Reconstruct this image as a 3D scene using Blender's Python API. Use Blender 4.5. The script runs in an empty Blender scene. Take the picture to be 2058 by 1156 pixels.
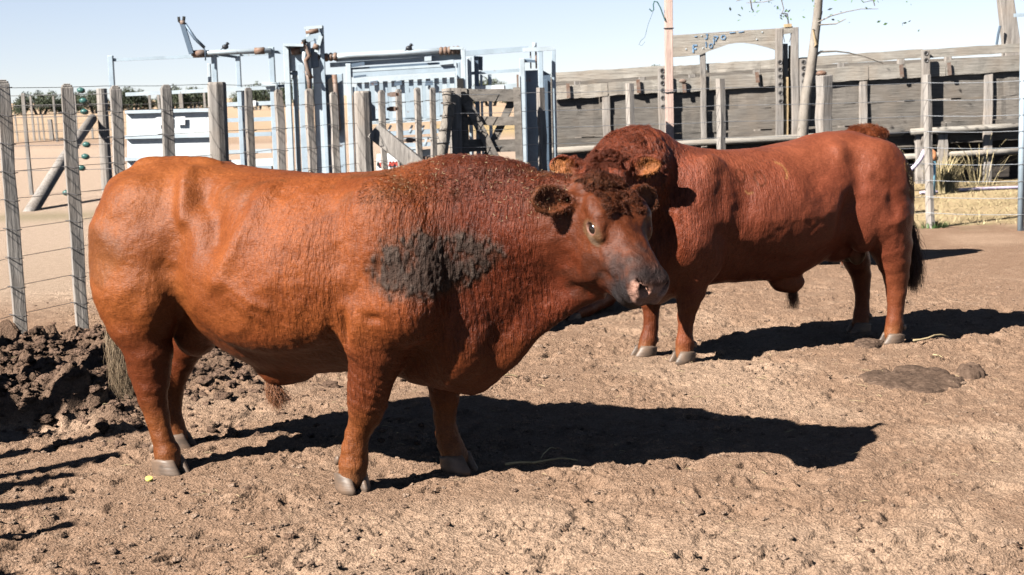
import bpy, bmesh, math, random
import numpy as np
from mathutils import Vector, Matrix
random.seed(7); RNG = np.random.default_rng(11)
R = math.radians
S = bpy.context.scene
COL = S.collection

# ------------------------------------------------------------------ camera
FPX, CAM_H, IW, IH = 2900.0, 1.65, 2058.0, 1156.0
PITCH = math.atan((578 - 183) / FPX); ROLL = R(1.37)
c_r0 = np.array([1, 0, 0.]); c_u0 = np.array([0, math.sin(PITCH), math.cos(PITCH)])
c_w = np.array([0, math.cos(PITCH), -math.sin(PITCH)])
c_r = c_r0 * math.cos(ROLL) - c_u0 * math.sin(ROLL)
c_u = c_u0 * math.cos(ROLL) + c_r0 * math.sin(ROLL)
cam = bpy.data.cameras.new('camera'); co = bpy.data.objects.new('camera', cam); COL.objects.link(co)
cam.sensor_fit = 'HORIZONTAL'; cam.sensor_width = 36.0; cam.lens = 36.0 * FPX / IW
cam.clip_start = 0.05; cam.clip_end = 6000
co.matrix_world = Matrix(((c_r[0], c_u[0], -c_w[0], 0), (c_r[1], c_u[1], -c_w[1], 0), (c_r[2], c_u[2], -c_w[2], CAM_H), (0, 0, 0, 1)))
cam.dof.use_dof = True; cam.dof.focus_distance = 6.3; cam.dof.aperture_fstop = 8.0
S.camera = co

# ------------------------------------------------------------------ light
SUN_ELEV = R(39.0); SUN_DIR = np.array([-math.sin(R(52)), -math.cos(R(52)), 0]) * math.cos(SUN_ELEV) + np.array([0, 0, math.sin(SUN_ELEV)])
SUN_STRENGTH, SKY_STRENGTH, EXPOSURE = 5.0, 0.076, 1.35
SKY_LOW, SKY_MID, SKY_HIGH = (1.0, .82, .80, 1), (1.0, .82, .80, 1), (.19, .195, .21, 1)   # clear dry air: pale at the horizon, deep overhead
w = bpy.data.worlds.new('World'); S.world = w; w.use_nodes = True
nt = w.node_tree; bg = nt.nodes['Background']; sky = nt.nodes.new('ShaderNodeTexSky')
sky.sky_type = 'NISHITA'; sky.sun_disc = False; sky.sun_elevation = SUN_ELEV
sky.sun_rotation = math.atan2(SUN_DIR[0], SUN_DIR[1]); sky.air_density = 1.0; sky.dust_density = 0.2; sky.ozone_density = 2.0
geo = nt.nodes.new('ShaderNodeTexCoord'); sx = nt.nodes.new('ShaderNodeSeparateXYZ'); nt.links.new(geo.outputs['Generated'], sx.inputs[0])
rp = nt.nodes.new('ShaderNodeValToRGB'); nt.links.new(sx.outputs[2], rp.inputs[0]); el = rp.color_ramp.elements
el[0].position = 0.0; el[0].color = SKY_LOW; el[1].position = .066; el[1].color = SKY_MID; e3 = el.new(.17); e3.color = SKY_HIGH
mx = nt.nodes.new('ShaderNodeMix'); mx.data_type = 'RGBA'; mx.blend_type = 'MULTIPLY'; mx.inputs[0].default_value = 1; nt.links.new(sky.outputs[0], mx.inputs[6]); nt.links.new(rp.outputs[0], mx.inputs[7])
# the sky just above the horizon takes the clear blue of the air a little higher up
m1 = nt.nodes.new('ShaderNodeMath'); m1.operation = 'MAXIMUM'; nt.links.new(sx.outputs[2], m1.inputs[0]); m1.inputs[1].default_value = 0.0
m2 = nt.nodes.new('ShaderNodeMath'); m2.operation = 'MULTIPLY_ADD'; nt.links.new(m1.outputs[0], m2.inputs[0]); m2.inputs[1].default_value = .9; m2.inputs[2].default_value = .068
cb = nt.nodes.new('ShaderNodeCombineXYZ'); nt.links.new(sx.outputs[0], cb.inputs[0]); nt.links.new(sx.outputs[1], cb.inputs[1]); nt.links.new(m2.outputs[0], cb.inputs[2]); nt.links.new(cb.outputs[0], sky.inputs[0])
nt.links.new(mx.outputs[2], bg.inputs[0]); bg.inputs[1].default_value = SKY_STRENGTH
sl = bpy.data.lights.new('sun', 'SUN'); sl.energy = SUN_STRENGTH; sl.angle = R(0.53); sl.color = (1.0, 0.95, 0.87)
so = bpy.data.objects.new('sun', sl); COL.objects.link(so)
so.rotation_euler = Vector(SUN_DIR).to_track_quat('Z', 'Y').to_euler(); so.location = (-8, -8, 10)
S.view_settings.view_transform = 'Standard'; S.view_settings.look = 'None'; S.view_settings.exposure = EXPOSURE; S.view_settings.gamma = 1.0
S.cycles.max_bounces = 6; S.cycles.diffuse_bounces = 0

# ------------------------------------------------------------------ helpers
def ray(x, y): return c_w + c_r * (x - IW / 2) / FPX + c_u * (IH / 2 - y) / FPX
def at(x, y, Y):
    "point on the vertical plane at distance Y that the photo shows at (x, y)"
    d = ray(x, y); t = Y / d[1]; return np.array([0, 0, CAM_H]) + d * t
def gnd(x, y, z=0.0):
    d = ray(x, y); t = (z - CAM_H) / d[2]; return np.array([0, 0, CAM_H]) + d * t

def tag(o, label=None, cat=None, group=None, kind=None):
    if label: o['label'] = label
    if cat: o['category'] = cat
    if group: o['group'] = group
    if kind: o['kind'] = kind
    return o
def empty(name, loc=(0, 0, 0), rz=0.0):
    o = bpy.data.objects.new(name, None); COL.objects.link(o); o.location = loc; o.rotation_euler = (0, 0, rz); o.empty_display_size = .1
    return o
def link_mesh(name, me, mat=None, parent=None):
    o = bpy.data.objects.new(name, me); COL.objects.link(o)
    if mat is not None and not me.materials: me.materials.append(mat)
    if parent is not None:
        o.parent = parent
        o.matrix_parent_inverse = Matrix.Identity(4)
    return o
def smoothstep(x, a, b):
    t = np.clip((x - a) / (b - a), 0, 1); return t * t * (3 - 2 * t)

def hash3(i, j, k, seed):
    h = (i.astype(np.int64) * 374761393 + j.astype(np.int64) * 668265263 + k.astype(np.int64) * 2147483647 + seed * 974634777) & 0xFFFFFFFF
    h = ((h ^ (h >> 13)) * 1274126177) & 0xFFFFFFFF
    h = ((h ^ (h >> 16)) * 2246822519) & 0xFFFFFFFF
    return ((h ^ (h >> 15)) & 0xFFFFFF).astype(np.float32) / float(0xFFFFFF) * 2 - 1
def noise3(P, seed=0):
    F = np.floor(P); f = (P - F).astype(np.float32); I = F.astype(np.int64); f = f * f * f * (f * (f * 6 - 15) + 10)
    x, y, z = f[:, 0], f[:, 1], f[:, 2]; out = 0
    for a in (0, 1):
        for b in (0, 1):
            for c in (0, 1):
                out = out + hash3(I[:, 0] + a, I[:, 1] + b, I[:, 2] + c, seed) * (x if a else 1 - x) * (y if b else 1 - y) * (z if c else 1 - z)
    return out
def noise2(P, seed=0):
    F = np.floor(P); f = (P - F).astype(np.float32); I = F.astype(np.int64); f = f * f * f * (f * (f * 6 - 15) + 10)
    x, y = f[:, 0], f[:, 1]; out = 0; zz = np.zeros(len(P), np.int64)
    for a in (0, 1):
        for b in (0, 1):
            out = out + hash3(I[:, 0] + a, I[:, 1] + b, zz, seed) * (x if a else 1 - x) * (y if b else 1 - y)
    return out

def mesh_from(V, Fq, name='mesh', smooth=True):
    "V (n,3), Fq (m,k) one face size"
    me = bpy.data.meshes.new(name); V = np.asarray(V, np.float32); Fq = np.asarray(Fq, np.int32); k = Fq.shape[1]
    me.vertices.add(len(V)); me.vertices.foreach_set('co', V.ravel())
    me.loops.add(Fq.size); me.loops.foreach_set('vertex_index', Fq.ravel())
    me.polygons.add(len(Fq)); me.polygons.foreach_set('loop_start', np.arange(0, Fq.size, k, dtype=np.int32))
    me.polygons.foreach_set('use_smooth', np.full(len(Fq), smooth)); me.update(); me.validate()
    return me
def set_col(me, name, C):
    a = me.color_attributes.new(name, 'FLOAT_COLOR', 'POINT'); C4 = np.ones((len(me.vertices), 4), np.float32); C4[:, :C.shape[1]] = C
    a.data.foreach_set('color', C4.ravel())

class MB:
    "collects boxes, beams, tubes and prisms into one mesh"
    def __init__(s): s.bm = bmesh.new()
    def beam(s, a, b, wx, wy, up=(0, 0, 1), jit=0.0, segs=1):
        "rectangular beam from a to b; wx across, wy along 'up'"
        a = Vector(a); b = Vector(b); d = (b - a).normalized(); up = Vector(up)
        sx = d.cross(up)
        if sx.length < 1e-4: sx = d.cross(Vector((0, 1, 0)))
        sx.normalize(); sy = sx.cross(d).normalized(); rings = []
        for k in range(segs + 1):
            c = a.lerp(b, k / segs); j = [Vector((random.uniform(-jit, jit), random.uniform(-jit, jit), random.uniform(-jit, jit))) for _ in range(4)] if jit else [Vector()] * 4
            if jit and 0 < k < segs: c = c + sx * random.uniform(-jit, jit) * 1.5 + sy * random.uniform(-jit, jit) * 1.5
            rings.append([s.bm.verts.new(c + sx * wx / 2 * p + sy * wy / 2 * q + jj) for (p, q), jj in zip(((-1, -1), (1, -1), (1, 1), (-1, 1)), j)])
        for r1, r2 in zip(rings, rings[1:]):
            for i in range(4): s.bm.faces.new((r1[i], r1[(i + 1) % 4], r2[(i + 1) % 4], r2[i]))
        s.bm.faces.new(rings[0][::-1]); s.bm.faces.new(rings[-1]); return s
    def box(s, c, d):
        c = Vector(c); return s.beam(c - Vector((0, 0, d[2] / 2)), c + Vector((0, 0, d[2] / 2)), d[0], d[1], up=(0, 1, 0))
    def tube(s, pts, r, n=8, cap=True):
        pts = [Vector(p) for p in pts]; rs = r if hasattr(r, '__len__') else [r] * len(pts); rings = []; ref = None
        for i, p in enumerate(pts):
            d = (pts[min(i + 1, len(pts) - 1)] - pts[max(i - 1, 0)]).normalized()
            if ref is None: ref = d.cross(Vector((0.3, 0.9, 0.2))) if abs(d.z) > .5 else d.cross(Vector((0, 0, 1)))
            u = (ref - d * ref.dot(d)).normalized(); v = d.cross(u); ref = u
            rings.append([s.bm.verts.new(p + (u * math.cos(t) + v * math.sin(t)) * rs[i]) for t in (2 * math.pi * k / n for k in range(n))])
        for r1, r2 in zip(rings, rings[1:]):
            for i in range(n): s.bm.faces.new((r1[i], r1[(i + 1) % n], r2[(i + 1) % n], r2[i]))
        if cap: s.bm.faces.new(rings[0][::-1]); s.bm.faces.new(rings[-1])
        return s
    def prism(s, poly, depth):
        "outline (list of 3D points in a vertical plane) given thickness along +Y"
        A = [s.bm.verts.new(Vector(p)) for p in poly]; B = [s.bm.verts.new(Vector(p) + Vector((0, depth, 0))) for p in poly]; n = len(poly)
        for i in range(n): s.bm.faces.new((A[i], A[(i + 1) % n], B[(i + 1) % n], B[i]))
        s.bm.faces.new(A[::-1]); s.bm.faces.new(B); return s
    def ball(s, c, r, sub=2, sc=(1, 1, 1)):
        m = Matrix.Translation(Vector(c)) @ Matrix.Diagonal((r * sc[0], r * sc[1], r * sc[2], 1)); bmesh.ops.create_icosphere(s.bm, subdivisions=sub, radius=1, matrix=m); return s
    def done(s, name, mat, parent=None, smooth=False, bevel=0.0):
        bmesh.ops.recalc_face_normals(s.bm, faces=s.bm.faces)
        me = bpy.data.meshes.new(name); s.bm.to_mesh(me); s.bm.free()
        if smooth: me.polygons.foreach_set('use_smooth', np.full(len(me.polygons), True))
        o = link_mesh(name, me, mat, parent)
        if bevel:
            b = o.modifiers.new('bevel', 'BEVEL'); b.width = bevel; b.segments = 2; b.limit_method = 'ANGLE'; b.angle_limit = R(40)
        return o

# ------------------------------------------------------------------ materials
def new_mat(name):
    m = bpy.data.materials.new(name); m.use_nodes = True; t = m.node_tree; b = t.nodes['Principled BSDF']; return m, t, b
def node(t, typ, **kw):
    n = t.nodes.new(typ)
    for k, v in kw.items():
        if k in n.inputs: n.inputs[k].default_value = v
        else: setattr(n, k, v)
    return n
def coords(t, scale=(1, 1, 1), kind='Object', rot=(0, 0, 0)):
    tc = node(t, 'ShaderNodeTexCoord'); mp = node(t, 'ShaderNodeMapping'); mp.inputs['Scale'].default_value = scale; mp.inputs['Rotation'].default_value = rot
    t.links.new(tc.outputs[kind], mp.inputs[0]); return mp.outputs[0]
def noise(t, vec, scale=5, detail=4, rough=.55, dist=0.0):
    n = node(t, 'ShaderNodeTexNoise', Scale=scale, Detail=detail, Roughness=rough, Distortion=dist); t.links.new(vec, n.inputs['Vector']); return n.outputs['Fac']
def ramp(t, fac, stops):
    r = node(t, 'ShaderNodeValToRGB'); e = r.color_ramp.elements
    while len(e) < len(stops): e.new(.5)
    for x, (p, c) in zip(e, stops): x.position = p; x.color = (*c, 1) if len(c) == 3 else c
    t.links.new(fac, r.inputs[0]); return r.outputs[0]
def mix(t, fac, a, b, mode='MIX'):
    n = node(t, 'ShaderNodeMix', data_type='RGBA', blend_type=mode)
    for sock, v in ((n.inputs[0], fac), (n.inputs[6], a), (n.inputs[7], b)):
        if hasattr(v, 'is_output'): t.links.new(v, sock)
        else: sock.default_value = v if not hasattr(v, '__len__') else ((*v, 1) if len(v) == 3 else v)
    return n.outputs[2]
def math_n(t, op, a, b=0.0):
    n = node(t, 'ShaderNodeMath', operation=op)
    for s, v in zip(n.inputs, (a, b)):
        if hasattr(v, 'is_output'): t.links.new(v, s)
        else: s.default_value = v
    return n.outputs[0]
def bump(t, b, h, strength=.5, dist=.01, prev=None):
    n = node(t, 'ShaderNodeBump', Strength=strength, Distance=dist); t.links.new(h, n.inputs['Height'])
    if prev is not None: t.links.new(prev, n.inputs['Normal'])
    if b is not None: t.links.new(n.outputs[0], b.inputs['Normal'])
    return n.outputs[0]

def wood_mat(name, scale, light, dark, warm):
    m, t, b = new_mat(name); v = coords(t, scale)
    info = node(t, 'ShaderNodeObjectInfo'); va = node(t, 'ShaderNodeVectorMath', operation='ADD'); t.links.new(v, va.inputs[0])
    mul = node(t, 'ShaderNodeVectorMath', operation='SCALE'); mul.inputs[0].default_value = (37, 53, 71); t.links.new(info.outputs['Random'], mul.inputs['Scale']); t.links.new(mul.outputs[0], va.inputs[1]); v = va.outputs[0]
    n1 = noise(t, v, 1.0, 6, .7, .15); n2 = noise(t, v, 2.2, 5, .7, .1)
    v3 = coords(t, (1, 1, 1)); n3 = noise(t, v3, 2.3, 4)
    c = ramp(t, n1, [(.3, dark), (.48, tuple(.5 * (p + q) for p, q in zip(dark, light))), (.66, light)])
    cr = ramp(t, n2, [(.3, (0.25, .25, .25)), (.42, (1, 1, 1))]); c = mix(t, .75, c, cr, 'MULTIPLY')
    c = mix(t, ramp(t, n3, [(.45, (0, 0, 0)), (.75, (.55, .55, .55))]), c, warm)
    br = ramp(t, info.outputs['Random'], [(0, (.78, .78, .78)), (1, (1.12, 1.1, 1.08))]); c = mix(t, 1.0, c, br, 'MULTIPLY')
    t.links.new(c, b.inputs['Base Color']); b.inputs['Roughness'].default_value = .85; b.inputs['Specular IOR Level'].default_value = .2
    nb = bump(t, None, n2, .55, .012); bump(t, b, n1, .5, .02, nb); return m
WL, WD, WW = (.40, .37, .345), (.17, .155, .145), (.34, .27, .215)
M = {}
M['wood_v'] = wood_mat('weathered_post_wood', (22, 22, 2.0), WL, WD, WW)
M['wood_h'] = wood_mat('weathered_board_wood', (2.5, 40, 44), (.44, .41, .37), (.20, .185, .165), (.31, .245, .19))
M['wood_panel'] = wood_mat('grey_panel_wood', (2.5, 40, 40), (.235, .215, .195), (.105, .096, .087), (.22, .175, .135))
M['wood_gate'] = wood_mat('dark_gate_wood', (6, 14, 14), (.24, .22, .20), (.10, .09, .083), (.2, .165, .135))
M['wood_pink'] = wood_mat('painted_pole_wood', (22, 22, 1.4), (.55, .41, .36), (.38, .28, .25), (.50, .36, .31))
M['wood_tan'] = wood_mat('fresh_split_wood', (20, 20, 2.0), (.52, .40, .25), (.33, .24, .14), (.5, .36, .2))
M['wood_dark'] = wood_mat('dark_wood_and_shade', (2, 18, 22), (.07, .06, .055), (.03, .027, .025), (.06, .05, .04))  # near-black wood, also used for the painted shade under the ramp
M['bark'] = wood_mat('pale_bark', (9, 9, 4), (.36, .325, .29), (.20, .175, .15), (.33, .275, .23))

def steel_mat(name, base, rough=.45, metal=.35, rust=.0):
    m, t, b = new_mat(name); v = coords(t); n1 = noise(t, v, 3.5, 5, .6); n2 = noise(t, v, 38, 4, .7); n3 = noise(t, v, 7, 6, .7)
    c = ramp(t, n1, [(.3, tuple(x * .8 for x in base)), (.7, tuple(min(1, x * 1.1) for x in base))])
    c = mix(t, .35, c, ramp(t, n2, [(.3, (.7, .7, .7)), (.6, (1, 1, 1))]), 'MULTIPLY')
    c = mix(t, ramp(t, n3, [(.62 - rust * .3, (0, 0, 0)), (.72 - rust * .2, (.8, .8, .8))]), c, (.17, .085, .05))
    t.links.new(c, b.inputs['Base Color']); b.inputs['Metallic'].default_value = metal
    t.links.new(ramp(t, n2, [(.3, (rough + .15,) * 3), (.7, (rough - .1,) * 3)]), b.inputs['Roughness']); bump(t, b, n2, .15, .004); return m
M['galv'] = steel_mat('galvanised_steel', (.40, .49, .57), .5, .2)
M['galv_white'] = steel_mat('bright_galvanised_steel', (.52, .60, .66), .45, .2)
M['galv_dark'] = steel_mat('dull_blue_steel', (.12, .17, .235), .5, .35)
M['galv_sheet'] = steel_mat('pale_sheet_steel', (.74, .79, .81), .5, .05)
M['rusty'] = steel_mat('rusty_steel', (.26, .20, .17), .7, .3, .6)
M['wire'] = steel_mat('wire_steel', (.15, .145, .15), .5, .6)
M['wire_l'] = steel_mat('bright_wire_steel', (.30, .32, .35), .45, .4)

def plain(name, col, rough=.6, spec=.4, var=.2, scale=30, bstr=.1):
    m, t, b = new_mat(name); v = coords(t); n = noise(t, v, scale, 4)
    t.links.new(ramp(t, n, [(.3, tuple(x * (1 - var) for x in col)), (.7, tuple(min(1, x * (1 + var)) for x in col))]), b.inputs['Base Color'])
    b.inputs['Roughness'].default_value = rough; b.inputs['Specular IOR Level'].default_value = spec
    if bstr: bump(t, b, n, bstr, .01)
    return m
M['white_sheet'] = plain('white_sign', (.78, .78, .78), .5, .4, .06)
M['red_paint'] = plain('red_letter_paint', (.55, .09, .07), .5)
M['blue_paint'] = plain('blue_spray_paint', (.20, .33, .50), .7, .2, .35, 20)
M['insul'] = plain('green_insulator_plastic', (.035, .11, .10), .35, .5)
M['pvc_o'] = plain('orange_pipe_plastic', (.62, .27, .13), .4)
M['pvc_b'] = plain('blue_pipe_plastic', (.22, .46, .58), .4)
M['hose'] = plain('lilac_hose_rubber', (.55, .47, .60), .5)
M['straw'] = plain('dry_straw', (.40, .31, .18), .7, .2, .3, 8, 0)
M['bird'] = plain('black_feathers', (.016, .018, .025), .45, .4, .4, 60)
M['yellow'] = plain('yellow_plastic', (.72, .62, .16), .5)
M['black'] = plain('black_hole', (.012, .011, .011), .8)
M['leaf'] = plain('fresh_leaf', (.09, .17, .055), .5, .4, .4, 9, 0)

def foliage_mat(name, a, b_):
    m, t, b = new_mat(name); v = coords(t); n = noise(t, v, 1.1, 3); n2 = noise(t, v, 9, 2)
    c = mix(t, n2, ramp(t, n, [(.3, a), (.7, b_)]), tuple(.6 * x for x in a)); t.links.new(c, b.inputs['Base Color']); b.inputs['Roughness'].default_value = .7; b.inputs['Specular IOR Level'].default_value = .15; return m
M['far_leaf'] = foliage_mat('far_tree_foliage', (.085, .105, .065), (.15, .165, .105))
M['dry_grass'] = foliage_mat('dry_grass_blades', (.55, .44, .24), (.66, .55, .33))

def hair_mat(name, rough=.45):
    m, t, b = new_mat(name); a = node(t, 'ShaderNodeAttribute', attribute_name='Col'); t.links.new(a.outputs['Color'], b.inputs['Base Color'])
    b.inputs['Roughness'].default_value = rough; b.inputs['Specular IOR Level'].default_value = .3; return m
M['hair'] = hair_mat('animal_hair')

def coat_mat(name):
    m, t, b = new_mat(name); a = node(t, 'ShaderNodeAttribute', attribute_name='Col'); x = node(t, 'ShaderNodeAttribute', attribute_name='Aux')
    sep = node(t, 'ShaderNodeSeparateColor'); t.links.new(x.outputs['Color'], sep.inputs[0])
    # Aux: r = mud / roughness, g = bare skin, b = skin fold strength
    vv = coords(t, (1, 1, 1)); vf = coords(t, (34, 135, 135), rot=(0, R(52), 0)); vw = coords(t, (62, 30, 11)); vw2 = coords(t, (130, 60, 34))
    fur = noise(t, vf, 1.6, 5, .72, .2); peb = noise(t, vv, 105, 3, .6, .3); big = noise(t, vv, 4.5, 5, .6); mid = noise(t, vv, 26, 4, .65, .6); w1 = noise(t, vw, 1.0, 3, .6, .5); w2 = noise(t, vw2, 1.0, 3, .6, .3)
    c = mix(t, 1.0, a.outputs['Color'], ramp(t, big, [(.3, (.74, .68, .64)), (.7, (1.2, 1.26, 1.3))]), 'MULTIPLY')
    c = mix(t, .7, c, ramp(t, fur, [(.30, (.50, .45, .42)), (.70, (1.42, 1.45, 1.5))]), 'MULTIPLY')
    c = mix(t, .45, c, ramp(t, peb, [(.32, (.62, .58, .55)), (.68, (1.28, 1.3, 1.3))]), 'MULTIPLY')
    wc = math_n(t, 'MULTIPLY', sep.outputs[2], .55); c = mix(t, wc, c, ramp(t, w1, [(.36, (.42, .36, .34)), (.58, (1.2, 1.2, 1.2))]), 'MULTIPLY')  # fold hollows darkened in colour too, painted shade on top of the bumps
    t.links.new(c, b.inputs['Base Color'])
    rg = math_n(t, 'ADD', .44, math_n(t, 'MULTIPLY', sep.outputs[0], .3)); rg = math_n(t, 'SUBTRACT', rg, math_n(t, 'MULTIPLY', sep.outputs[1], .22)); t.links.new(rg, b.inputs['Roughness'])
    b.inputs['Specular IOR Level'].default_value = .22
    n1 = bump(t, None, fur, .55, .0045); n2 = bump(t, None, peb, .3, .0035, n1)
    n3 = bump(t, None, math_n(t, 'MULTIPLY', w1, sep.outputs[2]), .9, .020, n2); n4 = bump(t, None, math_n(t, 'MULTIPLY', w2, sep.outputs[2]), .8, .010, n3)
    bump(t, b, math_n(t, 'MULTIPLY', mid, math_n(t, 'ADD', .25, sep.outputs[0])), .7, .022, n4); return m
M['coat'] = coat_mat('bull_coat')

def hoof_mat():
    m, t, b = new_mat('hoof_horn'); v = coords(t, (6, 6, 45)); n = noise(t, v, 1.2, 4, .6); v2 = coords(t); n2 = noise(t, v2, 14, 3)
    c = ramp(t, n, [(.3, (.07, .05, .038)), (.55, (.125, .088, .065)), (.75, (.20, .135, .105))]); c = mix(t, ramp(t, n2, [(.42, (0, 0, 0)), (.62, (.85, .85, .85))]), c, (.17, .11, .075))
    t.links.new(c, b.inputs['Base Color']); b.inputs['Roughness'].default_value = .5; bump(t, b, n, .4, .006); return m
M['hoof'] = hoof_mat()
def eye_mat():
    m, t, b = new_mat('eye_gloss'); b.inputs['Base Color'].default_value = (.014, .009, .007, 1); b.inputs['Roughness'].default_value = .08; b.inputs['Coat Weight'].default_value = .5; return m
M['eye'] = eye_mat()
# ================================================================== animals: implicit surfaces meshed by surface nets
def smin(a, b, k):
    h = np.clip(.5 + .5 * (b - a) / k, 0, 1); return b + (a - b) * h - k * h * (1 - h)
def smax(a, b, k): return -smin(-a, -b, k)
class Field:
    def __init__(s, P): s.P = P; s.d = np.full(len(P), 9.0, np.float32)
    def _sel(s, c, rad): return np.where(((s.P - np.asarray(c, np.float32)) ** 2).sum(1) < rad * rad)[0]
    def put(s, i, v, k, sub=False):
        if len(i) == 0: return
        s.d[i] = smax(s.d[i], -v, k) if sub else smin(s.d[i], v, k)
    def ell(s, c, r, k=.05, rot=None, sub=False):
        r = np.asarray(r, np.float32); i = s._sel(c, r.max() + .12 + k); q = s.P[i] - np.asarray(c, np.float32)
        if rot is not None: q = q @ np.asarray(rot, np.float32).T
        k0 = np.sqrt(((q / r) ** 2).sum(1)) + 1e-6; k1 = np.sqrt(((q / r ** 2) ** 2).sum(1)) + 1e-6
        s.put(i, k0 * (k0 - 1) / k1, k, sub)
    def cone(s, a, b, ra, rb, k=.04, ys=1.0, sub=False):
        a = np.array(a, np.float32); b = np.array(b, np.float32); c = (a + b) / 2; i = s._sel(c, np.linalg.norm(b - a) / 2 + max(ra, rb) + .12 + k)
        p = s.P[i].copy()
        if ys != 1:
            yc = c[1]; p[:, 1] = (p[:, 1] - yc) / ys + yc; a[1] = (a[1] - yc) / ys + yc; b[1] = (b[1] - yc) / ys + yc
        ab = b - a; t = np.clip(((p - a) @ ab) / max(ab @ ab, 1e-9), 0, 1)
        s.put(i, np.sqrt(((p - a - t[:, None] * ab) ** 2).sum(1)) - (ra + (rb - ra) * t), k, sub)
    def chain(s, pts, k=.04, ys=1.0):
        "tapered limb through the points (x, y, z, radius); blended into the rest as one"
        A = np.array(pts, np.float32); c = A[:, :3].mean(0); i = s._sel(c, np.linalg.norm(A[:, :3] - c, axis=1).max() + A[:, 3].max() + .12 + k); p = s.P[i].copy(); yc = c[1]; p[:, 1] = (p[:, 1] - yc) / ys + yc; A[:, 1] = (A[:, 1] - yc) / ys + yc; d = None
        for a, b in zip(A, A[1:]):
            ab = b[:3] - a[:3]; t = np.clip(((p - a[:3]) @ ab) / max(ab @ ab, 1e-9), 0, 1); e = np.sqrt(((p - a[:3] - t[:, None] * ab) ** 2).sum(1)) - (a[3] + (b[3] - a[3]) * t); d = e if d is None else smin(d, e, .012)
        s.put(i, d, k)
    def loft(s, st, k=.05, n_up=2.4, n_dn=2.1, zc=.52, frame=None, taper=0.0, sig=2.5):
        tp = [(s_[0], s_[4]) for s_ in st if len(s_) > 4]; st = np.array([s_[:4] for s_ in st], np.float32); X = np.linspace(st[0, 0], st[-1, 0], 160); g = np.exp(-.5 * (np.arange(-9, 10) / sig) ** 2); g /= g.sum()
        tab = [np.convolve(np.pad(np.interp(X, st[:, 0], st[:, j]), 9, 'edge'), g, 'valid') for j in (1, 2, 3)]
        c = np.array([(X[0] + X[-1]) / 2, 0, (st[:, 1].max() + st[:, 2].min()) / 2]); rad = np.linalg.norm([(X[-1] - X[0]) / 2, st[:, 3].max(), (st[:, 1].max() - st[:, 2].min()) / 2]) + .14
        if frame is None: q = s.P; i = np.arange(len(q))
        else:
            o, A = frame; cw = np.asarray(o) + c @ A; i = s._sel(cw, rad); q = (s.P[i] - np.asarray(o, np.float32)) @ A.T.astype(np.float32)
        x = np.clip(q[:, 0], X[0], X[-1]); zt, zb, w = (np.interp(x, X, t_) for t_ in tab); zm = zb + (zt - zb) * zc
        dz = q[:, 2] - zm; up = dz > 0; hz = np.where(up, zt - zm, zm - zb); e = np.where(up, n_up, n_dn)
        taper = np.interp(x, [a for a, _ in tp], [b for _, b in tp]) if tp else taper
        v = np.abs(dz) / hz; ww = w * (1 - taper * np.clip(-dz / hz, 0, 1)); h_ = np.abs(q[:, 1]) / ww
        rr = (h_ ** e + v ** e) ** (1 / e); gx = h_ ** (e - 1) / ww; gz = v ** (e - 1) / hz; gr = np.sqrt(gx ** 2 + gz ** 2) / np.maximum(rr, .02) ** (e - 1)
        d = (rr - 1) / np.maximum(gr, 1.0 / np.maximum(ww, hz) * .8); ex = np.abs(q[:, 0] - x)
        d = np.where(ex > 0, np.sqrt(np.maximum(d, 0) ** 2 + ex ** 2) + np.minimum(d, 0) * (ex < 1e-6), d)
        s.put(i, d.astype(np.float32), k)

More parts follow.
